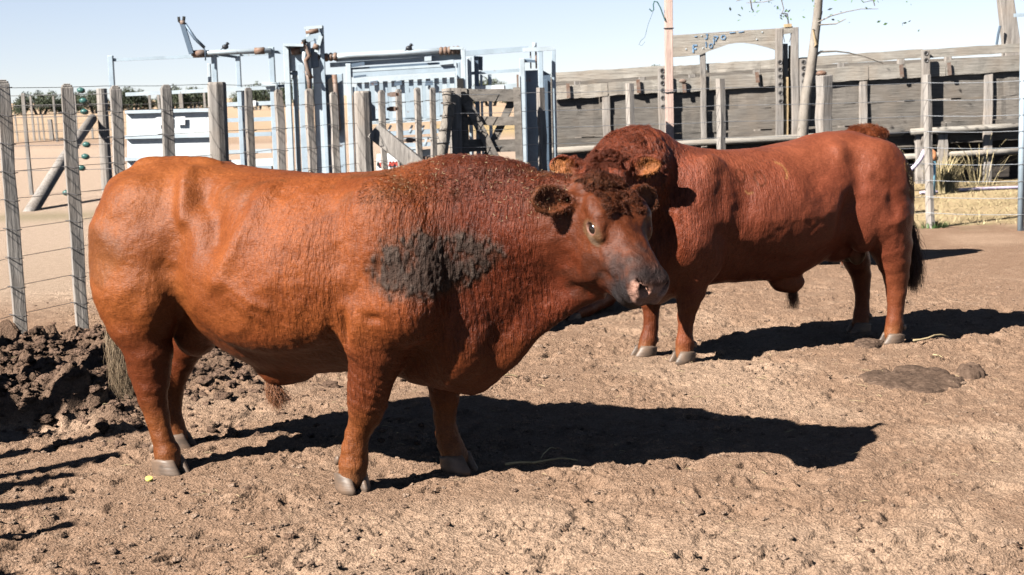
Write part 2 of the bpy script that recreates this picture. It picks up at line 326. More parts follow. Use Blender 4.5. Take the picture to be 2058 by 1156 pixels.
def surface_net(fn, lo, hi, h, step=4):
    lo = np.array(lo, float); n = np.ceil((np.array(hi) - lo) / (h * step)).astype(int) + 1; N = (n - 1) * step + 1
    g = np.stack(np.meshgrid(*[np.arange(k) for k in n], indexing='ij'), -1).reshape(-1, 3)
    dc = fn((lo + g * h * step).astype(np.float32)).reshape(n); act = np.abs(dc) < h * step * 2.2
    D = np.repeat(np.repeat(np.repeat(np.sign(dc), step, 0), step, 1), step, 2)[:N[0], :N[1], :N[2]].astype(np.float32) * 9
    A = np.zeros(n, bool)
    for a in (0, 1):
        for b in (0, 1):
            for c in (0, 1): A[:n[0] - a, :n[1] - b, :n[2] - c] |= act[a:, b:, c:]
    Fm = np.repeat(np.repeat(np.repeat(A, step, 0), step, 1), step, 2)[:N[0], :N[1], :N[2]]
    I = np.argwhere(Fm); D[Fm] = fn((lo + I * h).astype(np.float32))
    neg = D < 0; sh = [slice(None, -1), slice(1, None)]; cnt = np.zeros(np.array(N) - 1, np.int8)
    for a in (0, 1):
        for b in (0, 1):
            for c in (0, 1): cnt += neg[sh[a], sh[b], sh[c]]
    C = np.argwhere((cnt > 0) & (cnt < 8)); idx = np.full(cnt.shape, -1, np.int64); idx[tuple(C.T)] = np.arange(len(C))
    acc = np.zeros((len(C), 3)); num = np.zeros(len(C)); corners = [(a, b, c) for a in (0, 1) for b in (0, 1) for c in (0, 1)]
    for p in corners:
        for ax in range(3):
            if p[ax]: continue
            q = list(p); q[ax] = 1; dp = D[tuple((C + p).T)]; dq = D[tuple((C + q).T)]; m = (dp < 0) != (dq < 0)
            t = np.where(m, dp / np.where(dp - dq == 0, 1, dp - dq), 0); v = np.array(p, float) + np.zeros((len(C), 3)); v[:, ax] = t
            acc[m] += v[m]; num[m] += 1
    V = lo + (C + acc / num[:, None]) * h; faces = []
    for ax in range(3):
        o = [0, 0, 0]; o[ax] = 1; s0 = tuple(slice(0, N[j] - o[j]) for j in range(3)); s1 = tuple(slice(o[j], N[j]) for j in range(3)); e = np.argwhere(neg[s0] != neg[s1])
        u, w_ = [(1, 2), (2, 0), (0, 1)][ax]; e = e[(e[:, u] > 0) & (e[:, w_] > 0) & (e[:, u] < N[u] - 1) & (e[:, w_] < N[w_] - 1)]
        q = []
        for (du, dw) in ((0, 0), (1, 0), (1, 1), (0, 1)):
            cc = e.copy(); cc[:, u] -= du; cc[:, w_] -= dw; q.append(idx[tuple(cc.T)])
        q = np.stack(q, 1); inside = neg[tuple(e.T)]; q[~inside] = q[~inside][:, ::-1]; faces.append(q)
    Fq = np.concatenate(faces); Fq = Fq[(Fq >= 0).all(1)]
    return V, Fq

def mesh_normals(V, Fq):
    n = np.cross(V[Fq[:, 2]] - V[Fq[:, 0]], V[Fq[:, 3]] - V[Fq[:, 1]]); N = np.zeros_like(V)
    for j in range(4): np.add.at(N, Fq[:, j], n)
    return N / (np.linalg.norm(N, axis=1, keepdims=True) + 1e-9)

def head_axes(yaw, pitch, roll):
    h = np.array([math.cos(yaw), math.sin(yaw), 0]); l = np.array([-math.sin(yaw), math.cos(yaw), 0]); z = np.array([0, 0, 1.])
    Fv = h * math.cos(pitch) - z * math.sin(pitch); U = h * math.sin(pitch) + z * math.cos(pitch)
    return np.stack([Fv, l * math.cos(roll) + U * math.sin(roll), U * math.cos(roll) - l * math.sin(roll)])

HEAD_ST = [(-.06, -.03, -.19, .07), (-.02, .0, -.24, .105), (.03, .015, -.29, .122), (.09, .018, -.325, .127), (.15, .012, -.345, .125), (.20, .004, -.345, .116), (.25, -.004, -.325, .101),
           (.30, -.010, -.30, .088), (.35, -.014, -.27, .081), (.40, -.018, -.245, .083), (.45, -.026, -.215, .086), (.485, -.045, -.185, .080), (.505, -.08, -.15, .055)]
def add_head(f, o, A, sc=1.0, ears=None):
    "o origin at the poll, A rows forward / left / up; symmetrical skull, cheeks, brows, muzzle, ears, one continuous field with the neck"
    o = np.asarray(o, float); A = np.asarray(A, float)
    W = lambda F, L, U: o + sc * (np.array([F, L, U]) @ A)
    f.loft([(a * sc, b * sc, c * sc, d * sc) for a, b, c, d in HEAD_ST], k=.05, n_up=2.7, n_dn=2.3, zc=.62, frame=(o, A), taper=.30, sig=2.0)
    for s in (-1, 1):
        f.ell(W(.150, s * .092, -.020), (.065 * sc, .042 * sc, .034 * sc), .05, A)             # brow
        f.ell(W(.165, s * .078, -.21), (.13 * sc, .034 * sc, .11 * sc), .07, A)               # cheek
        f.ell(W(.275, s * .078, -.115), (.10 * sc, .02 * sc, .03 * sc), .03, A)                # facial crest
        f.ell(W(.200, s * .110, -.062), (.055 * sc, .022 * sc, .036 * sc), .03, A)            # lids
        f.ell(W(.197, s * .134, -.062), (.0245 * sc, .018 * sc, .0165 * sc), .005, A, sub=True)  # eye opening
        f.ell(W(.452, s * .050, -.085), (.052 * sc, .042 * sc, .048 * sc), .025, A)            # nostril wing
        f.ell(W(.455, s * .045, -.135), (.055 * sc, .042 * sc, .035 * sc), .025, A)            # upper lip
    f.ell(W(.478, 0, -.082), (.034 * sc, .062 * sc, .045 * sc), .02, A)
    f.ell(W(.415, 0, -.195), (.062 * sc, .056 * sc, .036 * sc), .025, A)                       # chin
    for s in (-1, 1):
        f.cone(W(.505, s * .008, -.158), W(.47, s * .075, -.168), .006 * sc, .006 * sc, .008, sub=True)
        f.cone(W(.47, s * .075, -.168), W(.37, s * .098, -.185), .007 * sc, .005 * sc, .008, sub=True)   # mouth line
        r3 = head_axes(0, 0, 0); v = np.array([.55, s * .62, -.1]); v /= np.linalg.norm(v)
        f.cone(W(.512, s * .040, -.082), W(.470, s * .064, -.058), .0165 * sc, .0115 * sc, .006, sub=True)   # nostril
        f.cone(W(.500, s * .046, -.070), W(.47, s * .038, -.075), .012 * sc, .01 * sc, .006, sub=True)
    for s in (-1, 1):
        e = (ears or {}).get(s, {}); a = np.array(e.get('dir', (-.12, s * 1.0, -.10))); a = a / np.linalg.norm(a)
        op = np.array(e.get('open', (.62, s * .10, .75))); op = op - a * (op @ a); op /= np.linalg.norm(op); b = np.cross(op, a)
        E = np.stack([a, b, op]) @ A; r0 = W(.045, s * .118, -.065); ln = e.get('len', .083) * sc; wd = e.get('wid', .060) * sc
        P_ = lambda u, v_, w_: r0 + u * E[0] + v_ * E[1] + w_ * E[2]
        f.cone(W(.05, s * .09, -.07), P_(.06 * sc, 0, -.008), .040 * sc, .026 * sc, .03)
        f.ell(P_(.102 * sc, 0, -.004), (ln, wd, .027 * sc), .02, E)
        f.ell(P_(.108 * sc, 0, .017 * sc), (ln * .86, wd * .80, .027 * sc), .008, E, sub=True)
        f.cone(P_(.05 * sc, .0, .012), P_(.02 * sc, 0, -.01), .02 * sc, .012 * sc, .01, sub=True)

def build_bull_mesh(prm, h):
    def fn(P):
        f = Field(P)
        f.loft(prm['trunk'], k=.02, n_up=2.35, n_dn=2.15, zc=.50)
        for L in prm.get('lofts', ()): f.loft(L, k=.06, n_up=2.0, n_dn=2.0, zc=.5)
        for e in prm['ells']: f.ell(*e[:2], k=e[2], rot=e[3] if len(e) > 3 else None)
        for c in prm['chains']: f.chain(c[0], k=c[1], ys=c[2])
        for e in prm.get('cuts', ()): f.ell(*e[:2], k=e[2], sub=True)
        if 'head' in prm: add_head(f, prm['head'][0], prm['head'][1], prm['head'][2], prm.get('ears'))
        return f.d
    return surface_net(fn, prm['lo'], prm['hi'], h)

def rotY(a): c, s = math.cos(a), math.sin(a); return np.array([[c, 0, -s], [0, 1, 0], [s, 0, c]])

def make_hoof(name, x, y, head, ln, wd, ht, parent, claw_gap=.012, dew=True):
    "cloven hoof: two claws and two dew claws; sole at z=-0.004"
    bm = bmesh.new(); d = np.array([math.cos(head), math.sin(head)]); n = np.array([-d[1], d[0]])
    for s in (-1, 1):
        rings = []; K = 16
        for z, sl, sw, sh in ((-.006, 1.0, 1.0, 0), (.02, .99, 1.0, -.002), (ht * .55, .88, .97, -.012), (ht * .85, .79, .95, -.02), (ht, .72, .90, -.026)):
            rg = []
            for k in range(K):
                t = 2 * math.pi * k / K; cx = math.cos(t); sx = math.sin(t); px = ln / 2 * (cx if cx < 0 else abs(cx) ** .85) * sl; py = wd / 4 * sx * sw * (1 - .35 * max(cx, 0) ** 2)
                py += s * (wd / 4 + claw_gap / 2) + (-s * .010 * max(cx, 0) ** 2 * 1); zz = z * (1 - .22 * max(-cx, 0)) if z > 0 else z
                q = d * (px + sh) + n * py; rg.append(bm.verts.new((x + q[0], y + q[1], zz)))
            rings.append(rg)
        for a, b in zip(rings, rings[1:]):
            for k in range(K): bm.faces.new((a[k], a[(k + 1) % K], b[(k + 1) % K], b[k]))
        bm.faces.new(rings[0][::-1]); bm.faces.new(rings[-1])
        if dew:
            q = d * (-ln * .50) + n * s * wd * .28; m = Matrix.Translation((x + q[0], y + q[1], ht * 1.45)) @ Matrix.Rotation(math.atan2(d[1], d[0]), 4, 'Z') @ Matrix.Rotation(R(35), 4, 'Y') @ Matrix.Diagonal((.018, .013, .026, 1))
            bmesh.ops.create_icosphere(bm, subdivisions=2, radius=1, matrix=m)
    bmesh.ops.recalc_face_normals(bm, faces=bm.faces); me = bpy.data.meshes.new(name); bm.to_mesh(me); bm.free(); me.polygons.foreach_set('use_smooth', np.full(len(me.polygons), True))
    return link_mesh(name, me, M['hoof'], parent)

def add_hair(name, P, rad, col, parent, mat='hair'):
    "P (S,K,3) strands, rad (S,) root radius, col (S,3)"
    S_, K = P.shape[:2]; hc = bpy.data.hair_curves.new(name); hc.add_curves([K] * S_); hc.points.foreach_set('position', np.ascontiguousarray(P, np.float32).ravel())
    taper = np.linspace(1, .25, K) ** .8; a = hc.attributes.get('radius') or hc.attributes.new('radius', 'FLOAT', 'POINT'); a.data.foreach_set('value', (rad[:, None] * taper[None]).astype(np.float32).ravel())
    c = hc.attributes.new('Col', 'FLOAT_COLOR', 'POINT'); C4 = np.ones((S_, K, 4), np.float32); C4[..., :3] = col[:, None, :]; c.data.foreach_set('color', C4.ravel())
    hc.materials.append(M[mat]); o = bpy.data.objects.new(name, hc); COL.objects.link(o); o.parent = parent; return o

def curls(V, N, sel, n, length, rad, flow, curl_r, turns, seed, lift=.6, K=9, flow_n=.35):
    "strands rooted on chosen vertices that rise, bend along flow and curl; returns (n,K,3)"
    g = np.random.default_rng(seed); ids = g.choice(sel, n); root = V[ids] + g.normal(0, .002, (n, 3)); nn = N[ids]; fl = np.asarray(flow, float)
    fl = (fl if fl.ndim == 2 else np.tile(fl, (n, 1))) + noise3(root * 14, seed)[:, None] * np.array([.5, .3, .3]) + noise3(root * 19 + 5, seed + 1)[:, None] * np.array([-.2, .6, .2]) + g.normal(0, .18, (n, 3))
    fl = fl - nn * (fl * nn).sum(1, keepdims=True) * (1 - flow_n); fl /= np.linalg.norm(fl, axis=1, keepdims=True) + 1e-6; sd = np.cross(nn, fl)
    L = length * g.uniform(.6, 1.25, n); ph = noise3(root * 25, seed + 2) * 5 + g.uniform(-.5, .5, n); t = np.linspace(0, 1, K)[None, :, None]
    rise = (1 - np.exp(-3 * t)) / 3 * lift; P = root[:, None] + nn[:, None] * (rise * L[:, None, None]) + fl[:, None] * (t ** 1.1 * L[:, None, None] * .8)
    a = ph[:, None, None] + t * turns * 2 * math.pi; cr = (curl_r * g.uniform(.6, 1.3, n))[:, None, None] * np.minimum(1, t * 2.2)
    return P + cr * ((np.cos(a) - np.cos(ph[:, None, None])) * sd[:, None] + (np.sin(a) - np.sin(ph[:, None, None])) * (nn[:, None] * .9 + fl[:, None] * .2)), ids

def bumps(V, items):
    "soft swellings and hollows of the hide, alike on both flanks: (list of points x,z), radius, height"
    q = V[:, [0, 2]]; out = np.zeros(len(V))
    for pts, rad, amp in items:
        A = np.array(pts, float); d = np.full(len(V), 9.0)
        if len(A) == 1: d = np.linalg.norm(q - A[0], axis=1)
        for a, b in zip(A, A[1:]):
            ab = b - a; t = np.clip(((q - a) @ ab) / (ab @ ab), 0, 1); d = np.minimum(d, np.linalg.norm(q - a - t[:, None] * ab, axis=1))
        out += amp * np.exp(-(d / rad) ** 2)
    return out * smoothstep(np.abs(V[:, 1]), .06, .16)
def lerp3(a, b, t): return np.asarray(a) * (1 - t[:, None]) + np.asarray(b) * t[:, None]
def blend(C, col, m): return C * (1 - m[:, None]) + np.asarray(col) * m[:, None]

def ear_zone(q):
    F, L, U = q.T; c = np.array([.034, .23, -.076]); return smoothstep(1.25 - (((np.abs(L) - c[1]) / .105) ** 2 + ((F - c[0]) / .085) ** 2 + ((U - c[2]) / .06) ** 2), 0, .4) * (np.abs(L) > .145)
def head_paint(C, X, V, ho, hA, hs, seed, ear=(.12, .040, .016), dark=(.020, .017, .018), nose=(.46, .255, .19), ring=(.125, .068, .034), smudge=1.0):
    q = (V - ho) @ hA.T / hs; F, L, U = q.T; n = noise3(V * 18, seed) * .5 + noise3(V * 45, seed + 1) * .3
    inh = (F > -.1) & (F < .55) & (np.abs(L) < .17) & (U < .1) & (U > -.42)
    dm = smoothstep(F + n * .09, .27, .40) * inh * smudge * smoothstep(U + n * .05, -.29, -.20)
    C = blend(C, (.050, .028, .023), dm * (.58 + .5 * np.clip(n * 2, -.6, .6))); dk = smoothstep(F + n * .05, .34, .42) * inh * smudge * smoothstep(-U + n * .03, .05, .10) + smoothstep(F, .40, .45) * inh * smoothstep(U, -.06, -.03) * .8
    C = blend(C, dark, np.clip(dk, 0, 1) * .92); X[:, 0] = np.maximum(X[:, 0], np.clip(dk + dm * .5, 0, 1) * .8)
    ns = smoothstep(F + n * .010 - np.abs(L) * .04 - .9 * np.maximum(0, -.095 - U), .458, .471) * inh * smoothstep(-U, .045, .06) * (U > -.152)
    C = blend(C, nose, ns * smoothstep(.105 - np.abs(L) + n * .01, 0, .02)); X[:, 1] = np.maximum(X[:, 1], ns * .7)
    for s in (-1, 1):
        e = ((F - .205) / .06) ** 2 + ((L - s * .12) / .05) ** 2 + ((U + .07) / .045) ** 2; C = blend(C, ring, inh * smoothstep(1.15 - e + n * .5, 0, .7) * .85)
        e2 = ((F - .225) / .035) ** 2 + ((L - s * .11) / .06) ** 2 + ((U + .092) / .018) ** 2; C = blend(C, (.17, .112, .075), inh * smoothstep(1.2 - e2 + n * .3, 0, .9) * .75)
        el = np.sqrt(((F - .197) / .027) ** 2 + ((L - s * .135) / .04) ** 2 + ((U + .062) / .019) ** 2); C = blend(C, (.20, .095, .07), inh * smoothstep(1.2 - el, 0, .15) * .8)
    C = blend(C, ear, ear_zone(q) * smoothstep(np.abs(L) + n * .02, .15, .24) * .75)
    return C, X, q
COAT = np.array([.68, .55, .38])
# ================================================================== bull in front
B1 = empty('bull', (-1.003, 6.25, 0), R(-21.2))
tag(B1, 'largest orange-brown bull in front, head turned to the camera, dried mud on its shoulder', 'bull', 'red bulls in the yard')
hA1 = head_axes(-.667, .74, -.065); ho1 = np.array([1.479, -.013, 1.297]); hs1 = 1.04
def sym(c, r, k, rot=None): return [((c[0], s * c[1], c[2]), r, k) + ((rot if s > 0 else rot,) if rot is not None else ()) for s in (-1, 1)]
P1 = dict(lo=(-1.02, -.62, -.02), hi=(2.02, .62, 1.50), head=(ho1, hA1, hs1),
    trunk=[(-.845, 1.215, 1.0, .08, .20), (-.79, 1.30, .88, .135), (-.73, 1.343, .80, .18), (-.66, 1.366, .75, .22), (-.58, 1.376, .70, .255), (-.49, 1.380, .66, .28), (-.39, 1.378, .60, .305), (-.26, 1.363, .53, .345), (-.14, 1.345, .475, .375),
           (.01, 1.333, .452, .395), (.15, 1.319, .452, .405), (.30, 1.321, .468, .40, .30), (.44, 1.327, .475, .37), (.58, 1.342, .47, .335), (.69, 1.362, .46, .30), (.81, 1.374, .47, .255, .34), (.92, 1.377, .52, .21),
           (1.03, 1.36, .61, .175), (1.13, 1.342, .70, .165, .55), (1.24, 1.322, .78, .140), (1.34, 1.31, .84, .128), (1.44, 1.295, .89, .12, .6), (1.50, 1.25, .95, .07)],
    lofts=[[(.56, .62, .475, .09), (.64, .62, .437, .13), (.75, .62, .413, .12), (.88, .62, .392, .10), (.95, .62, .408, .08), (1.02, .66, .47, .06), (1.10, .74, .535, .05), (1.18, .82, .635, .045), (1.29, .88, .722, .04), (1.40, .94, .785, .045), (1.47, .97, .82, .04)]],
    ells=sym((-.575, .215, .99), (.245, .155, .33), .07) + sym((-.64, .20, .86), (.165, .135, .26), .05) + sym((-.50, .255, .82), (.12, .12, .18), .04)
        + sym((-.72, .12, 1.22), (.08, .06, .09), .10) + sym((.10, .30, .84), (.36, .11, .24), .10)
        + sym((.65, .252, .98), (.20, .10, .32), .11, rotY(R(-14))) + sym((.70, .265, .80), (.16, .13, .16), .06) + sym((.515, .26, .74), (.10, .12, .16), .04) + sym((.86, .10, .68), (.14, .10, .2), .08)
        + [((-.02, 0, .455), (.13, .05, .045), .07), ((-.45, 0, .62), (.10, .12, .12), .08), ((-.50, 0, 1.362), (.2, .05, .03), .05), ((.92, 0, 1.33), (.24, .11, .055), .06)],
    cuts=sym((-.345, .42, .73), (.07, .13, .16), .05) + sym((-.36, .36, .60), (.06, .16, .10), .04) + sym((1.10, .24, .66), (.16, .10, .14), .08) + [((.485, -.42, .69), (.025, .09, .11), .035), ((.625, -.415, .765), (.045, .045, .02), .025)],
    chains=[([(.60, -.225, .78, .15), (.56, -.215, .62, .125), (.512, -.205, .45, .093), (.497, -.20, .385, .084), (.484, -.20, .335, .070), (.462, -.20, .285, .053), (.442, -.20, .24, .049), (.430, -.20, .18, .055), (.422, -.20, .12, .060), (.412, -.20, .06, .060)], .045, .95),
            ([(.70, .22, .75, .14), (.69, .21, .55, .110), (.675, .20, .40, .078), (.671, .20, .33, .064), (.668, .20, .24, .046), (.675, .20, .17, .047), (.69, .20, .11, .056), (.715, .20, .06, .057)], .045, .95),
            ([(-.61, -.225, .82, .175), (-.595, -.22, .68, .138), (-.565, -.215, .56, .108), (-.562, -.21, .48, .094), (-.56, -.21, .42, .080), (-.556, -.21, .34, .064), (-.54, -.21, .26, .050), (-.516, -.21, .16, .047), (-.500, -.21, .10, .058), (-.492, -.21, .06, .060)], .045, .95),
            ([(-.60, .225, .82, .17), (-.635, .21, .62, .115), (-.655, .21, .50, .085), (-.690, .21, .42, .064), (-.735, .21, .32, .054), (-.752, .21, .20, .045), (-.752, .21, .11, .055), (-.735, .21, .06, .056)], .045, .95),
            ([(-.66, 0, 1.318, .04), (-.77, 0, 1.258, .042), (-.835, 0, 1.15, .040), (-.90, .0, 1.02, .034), (-.91, .0, .85, .027), (-.895, -.01, .66, .02)], .075, 1.0),
            ([(-.66, -.215, .58, .03), (-.632, -.21, .47, .042), (-.612, -.21, .41, .03)], .03, .8), ([(.06, 0, .47, .05), (-.07, -.0, .412, .028)], .05, 1.0)])
V, Fq = build_bull_mesh(P1, .0065)
N = mesh_normals(V, Fq); x, y, z = V.T
hq = (V - ho1) @ hA1.T / hs1; hw = smoothstep(hq[:, 0], -.12, .0) * (1 - smoothstep(np.abs(hq[:, 1]), .26, .34)) * (1 - smoothstep(hq[:, 2], .15, .25)) * smoothstep(hq[:, 2], -.50, -.34) * smoothstep(x, 1.14, 1.32)
neck = smoothstep(x + .15 * (z - 1), .58, .85) * (1 - hw) * smoothstep(z, .52, .72)
wx = x + .022 * noise3(V * np.array([7, 5, 5]), 1) + .10 * (z - 1.0) * smoothstep(z, .6, 1.0) + .008 * noise3(V * 25, 2)
fold = 1 - np.abs(np.sin(wx * math.pi / .033)); amp = .5 + .5 * noise3(V * 9, 3)
disp = -(fold ** 1.6) * .0040 * neck * np.clip(amp + .25, 0, 1)
flank = smoothstep(x, .15, .35) * (1 - smoothstep(x, .42, .52)) * smoothstep(z, .5, .7) * (1 - smoothstep(z, 1.05, 1.25)); wx2 = x + .02 * noise3(V * 7, 7) - .12 * (z - .8)
disp -= (1 - np.abs(np.sin(wx2 * math.pi / .034))) ** 2 * .0014 * flank * np.clip(.6 + noise3(V * 8, 8), 0, 1)
leg = .6 * smoothstep(x, .38, .45) * (1 - smoothstep(x, .70, .8)) * smoothstep(z, .30, .36) * (1 - smoothstep(z, .58, .70)); wz = z + .55 * (x - .5) + .015 * noise3(V * 12, 9)
disp -= (1 - np.abs(np.sin(wz * math.pi / .04))) ** 2 * .006 * leg * np.clip(.4 + noise3(V * 9, 10), 0, 1)
ribs = smoothstep(x, -.2, 0) * (1 - smoothstep(x, .35, .5)) * smoothstep(z, .55, .7) * (1 - smoothstep(z, .95, 1.1)); disp += .004 * np.sin((x - .35 * (z - .8)) * 2 * math.pi / .13) * ribs * noise3(V * 3, 5)
disp += bumps(V, [([(.09, 1.255), (.06, 1.14), (-.01, 1.0), (-.06, .90)], .046, .019), ([(-.215, 1.24), (-.13, 1.17), (-.11, 1.07)], .062, -.046), ([(-.335, 1.33), (-.30, 1.25), (-.285, 1.15)], .042, .026), ([(-.02, 1.245), (.02, 1.26)], .04, .010), ([(-.02, .90), (.10, .82), (.17, .80)], .022, .009), ([(.0, .84), (.12, .755)], .022, .008), ([(-.72, 1.10), (-.60, 1.02), (-.52, .88)], .05, .010), ([(-.45, 1.15), (-.62, 1.13)], .07, -.010), ([(-.30, 1.10), (-.36, .95)], .07, -.020), ([(.20, .93), (.08, .80), (.02, .70)], .035, .006), ([(.58, 1.20), (.62, 1.02)], .06, .008), ([(.44, 1.2), (.47, 1.0)], .05, -.007)])
disp += .0035 * noise3(V * 11, 11) + .0018 * noise3(V * 28, 12) + .0012 * noise3(V * 55, 13) * (1 - .5 * hw)
curl_m = hw * smoothstep(hq[:, 2], -.14, -.03) * (1 - smoothstep(hq[:, 0], .18, .36)); disp += curl_m * (.003 * noise3(V * 40, 14) + .003 * noise3(V * 22, 15)) + hw * .0025 * noise3(V * 32, 16)
nz = noise3(V * 9, 21) * .5 + noise3(V * 24, 22) * .3
mudx = (x - .845) / .21; mudz = (z - .985 - .10 * (x - .845)) / .125; crust = noise3(V * np.array([55, 40, 26]), 25) * .5 + noise3(V * np.array([105, 70, 50]), 26) * .4; md_ = 1.15 - (mudx ** 2 + mudz ** 2) + nz * 1.1; mud = np.clip(smoothstep(md_ + crust * .8 + .1 * noise3(V * 130, 27), .12, .62), 0, 1) * (y < -.05)
disp += mud * (.006 * crust + .002 * noise3(V * 110, 24))
V = V + N * disp[:, None]
C = np.tile(np.array([.30, .098, .037]), (len(V), 1)); X = np.zeros((len(V), 3))
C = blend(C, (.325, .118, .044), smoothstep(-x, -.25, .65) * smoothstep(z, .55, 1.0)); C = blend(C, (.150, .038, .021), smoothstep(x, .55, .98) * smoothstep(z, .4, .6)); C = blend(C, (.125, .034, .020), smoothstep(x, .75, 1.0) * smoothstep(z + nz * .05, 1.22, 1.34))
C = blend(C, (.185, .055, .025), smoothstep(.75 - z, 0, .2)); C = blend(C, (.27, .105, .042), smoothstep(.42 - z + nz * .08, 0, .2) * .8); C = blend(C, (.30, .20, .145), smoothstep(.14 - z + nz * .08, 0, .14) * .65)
C = blend(C, (.165, .055, .028), hw * smoothstep(hq[:, 2] + nz * .05, -.36, -.1) * .85); C = blend(C, (.085, .030, .020), hw * smoothstep(noise3(V * 13, 28) * .6 + noise3(V * 30, 29) * .5 + .35 * smoothstep(hq[:, 0], .08, .3), .1, .6) * .75)
C = blend(C, (.15, .08, .045), smoothstep(nz, .15, .5) * smoothstep(x, -.4, .1) * smoothstep(z, 1.15, 1.33) * .5); C = blend(C, (.115, .075, .055), smoothstep(1.3 - (((x + .72) / .16) ** 2 + ((z - 1.0) / .13) ** 2) + nz, 0, .8) * .35)
C = blend(C, np.array([.050, .026, .016]) / COAT, smoothstep(md_ + .55 + .5 * crust, .0, .9) * (y < -.05) * .62); C = blend(C, np.array([.036, .024, .018]) / COAT, mud * .85); C = blend(C, np.array([.085, .062, .050]) / COAT, mud * smoothstep(crust, .05, .4) * .5); X[:, 0] = mud; X[:, 2] = np.clip(neck * .95 + flank * .3 + .34 * smoothstep(x, -.2, .2) + leg * .4, .10, 1) * (1 - .8 * hw)
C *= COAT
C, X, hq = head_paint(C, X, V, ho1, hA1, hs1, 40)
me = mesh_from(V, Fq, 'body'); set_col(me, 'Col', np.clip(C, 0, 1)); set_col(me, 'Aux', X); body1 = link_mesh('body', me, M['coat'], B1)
for (fx_, fy_, hd, L_, W_) in ((.418, -.205, R(-38), .150, .128), (.735, .20, R(-14), .155, .122), (-.475, -.21, R(-14), .165, .120), (-.715, .21, R(4), .15, .115)): make_hoof('hoof', fx_, fy_, hd, L_, W_, .082, B1)
def add_eyes(root, o, A, sc):
    for s in (-1, 1):
        b = MB(); b.ball(np.asarray(o) + sc * (np.array([.197, s * .1105, -.062]) @ A), .0245 * sc, 3); b.done('eye', M['eye'], root, True)
add_eyes(B1, ho1, hA1, hs1); BV1, BN1 = V, N
def hair_cols(n, a, b_, seed): g = np.random.default_rng(seed); return lerp3(a, b_, g.random(n))
F_, L_, U_ = hq.T; g_ = np.random.default_rng(3)
def poll_hair(root, V, N, hq, hA, n, seed, C, ln=.042):
    F_, L_, U_ = hq.T; face = np.where((F_ > -.03) & (F_ + 1.1 * np.abs(noise3(V * 14, seed)) * .12 < .21) & (np.abs(L_) < .095) & (U_ > -.035) & (U_ < .06))[0]; tuft = np.where((F_ > -.045) & (F_ < .05) & (np.abs(L_) < .065) & (U_ > -.03) & (U_ < .06))[0]
    a, ia = curls(V, N, face, n, ln * .30, 0, hA[0] * .9, .004, .9, seed, .5, 9); b, ib = curls(V, N, tuft, n // 3, ln * .75, 0, hA[0] * .9, .008, 1.2, seed + 1, .9, 9)
    P = np.concatenate([a, b]); return add_hair('poll_hair', P, np.full(len(P), .0010), C[np.concatenate([ia, ib])] * np.random.default_rng(seed).uniform(.45, 1.05, (len(P), 1)), root)
poll_hair(B1, V, N, hq, hA1, 6500, 5, C)
def strands_down(n, tops, spread, length, seed, c1, c2, name, root, sway=(0, 0, 0), rad=.0011, K=10, wave=.012):
    "hanging hair: roots along the polyline tops"
    g = np.random.default_rng(seed); T = np.array(tops, float); u = g.random(n) * (len(T) - 1); i = np.minimum(u.astype(int), len(T) - 2); r = T[i] + (T[i + 1] - T[i]) * (u - i)[:, None] + g.normal(0, 1, (n, 3)) * spread * np.array([1, 1, .5])
    L = length * g.uniform(.55, 1.1, n); t = np.linspace(0, 1, K)[None, :, None]; off = g.normal(0, 1, (n, 1, 3)) * np.array([1, 1, 0]) * spread * 1.5; lock = noise3(r * 45, seed)[:, None, None]
    P = r[:, None] + np.array([0, 0, -1]) * t * L[:, None, None] + np.asarray(sway) * t ** 1.5 + off * np.sin(t * 2.2) + np.stack([np.sin(t[..., 0] * 7 + lock[..., 0] * 9) * wave, np.cos(t[..., 0] * 6 + lock[..., 0] * 9) * wave, 0 * t[..., 0] + 0 * lock[..., 0]], -1) * t
    return add_hair(name, P, np.full(n, rad), hair_cols(n, c1, c2, seed + 1), root)
strands_down(5000, [(-.89, -.01, .70), (-.885, -.01, .62), (-.875, -.01, .54)], .0105, .25, 21, (.13, .085, .055), (.46, .34, .22), 'tail_switch', B1, (.03, 0, 0), .0009, 12, .014)
strands_down(420, [(-.06, 0, .415), (-.085, 0, .395)], .010, .12, 22, (.12, .04, .02), (.30, .13, .06), 'sheath_tuft', B1, (.03, 0, 0), .0009)
# short standing hair on the crest and along the back of the neck
def coat_tufts(root, V, N, sel, n, ln, seed, C, flow, name='neck_hair', curl=.002, lift=.9, gain=(.6, 1.2)):
    P, ids = curls(V, N, sel, n, ln, 0, flow, curl, .5, seed, lift, 5); g = np.random.default_rng(seed); return add_hair(name, P, np.full(len(P), .0008), C[ids] * g.uniform(*gain, (len(ids), 1)), root)
x, y, z = V.T
coat_tufts(B1, V, N, np.where((x > .55) & (x < 1.36) & (z > 1.22))[0], 9000, .017, 31, C, (-.8, 0, -.3), lift=.6)
ear_sel = np.where(ear_zone(hq) > .3)[0]; coat_tufts(B1, V, N, ear_sel, 2200, .012, 33, C, (-.1, 0, -.5), 'ear_hair', gain=(.5, 1.2))

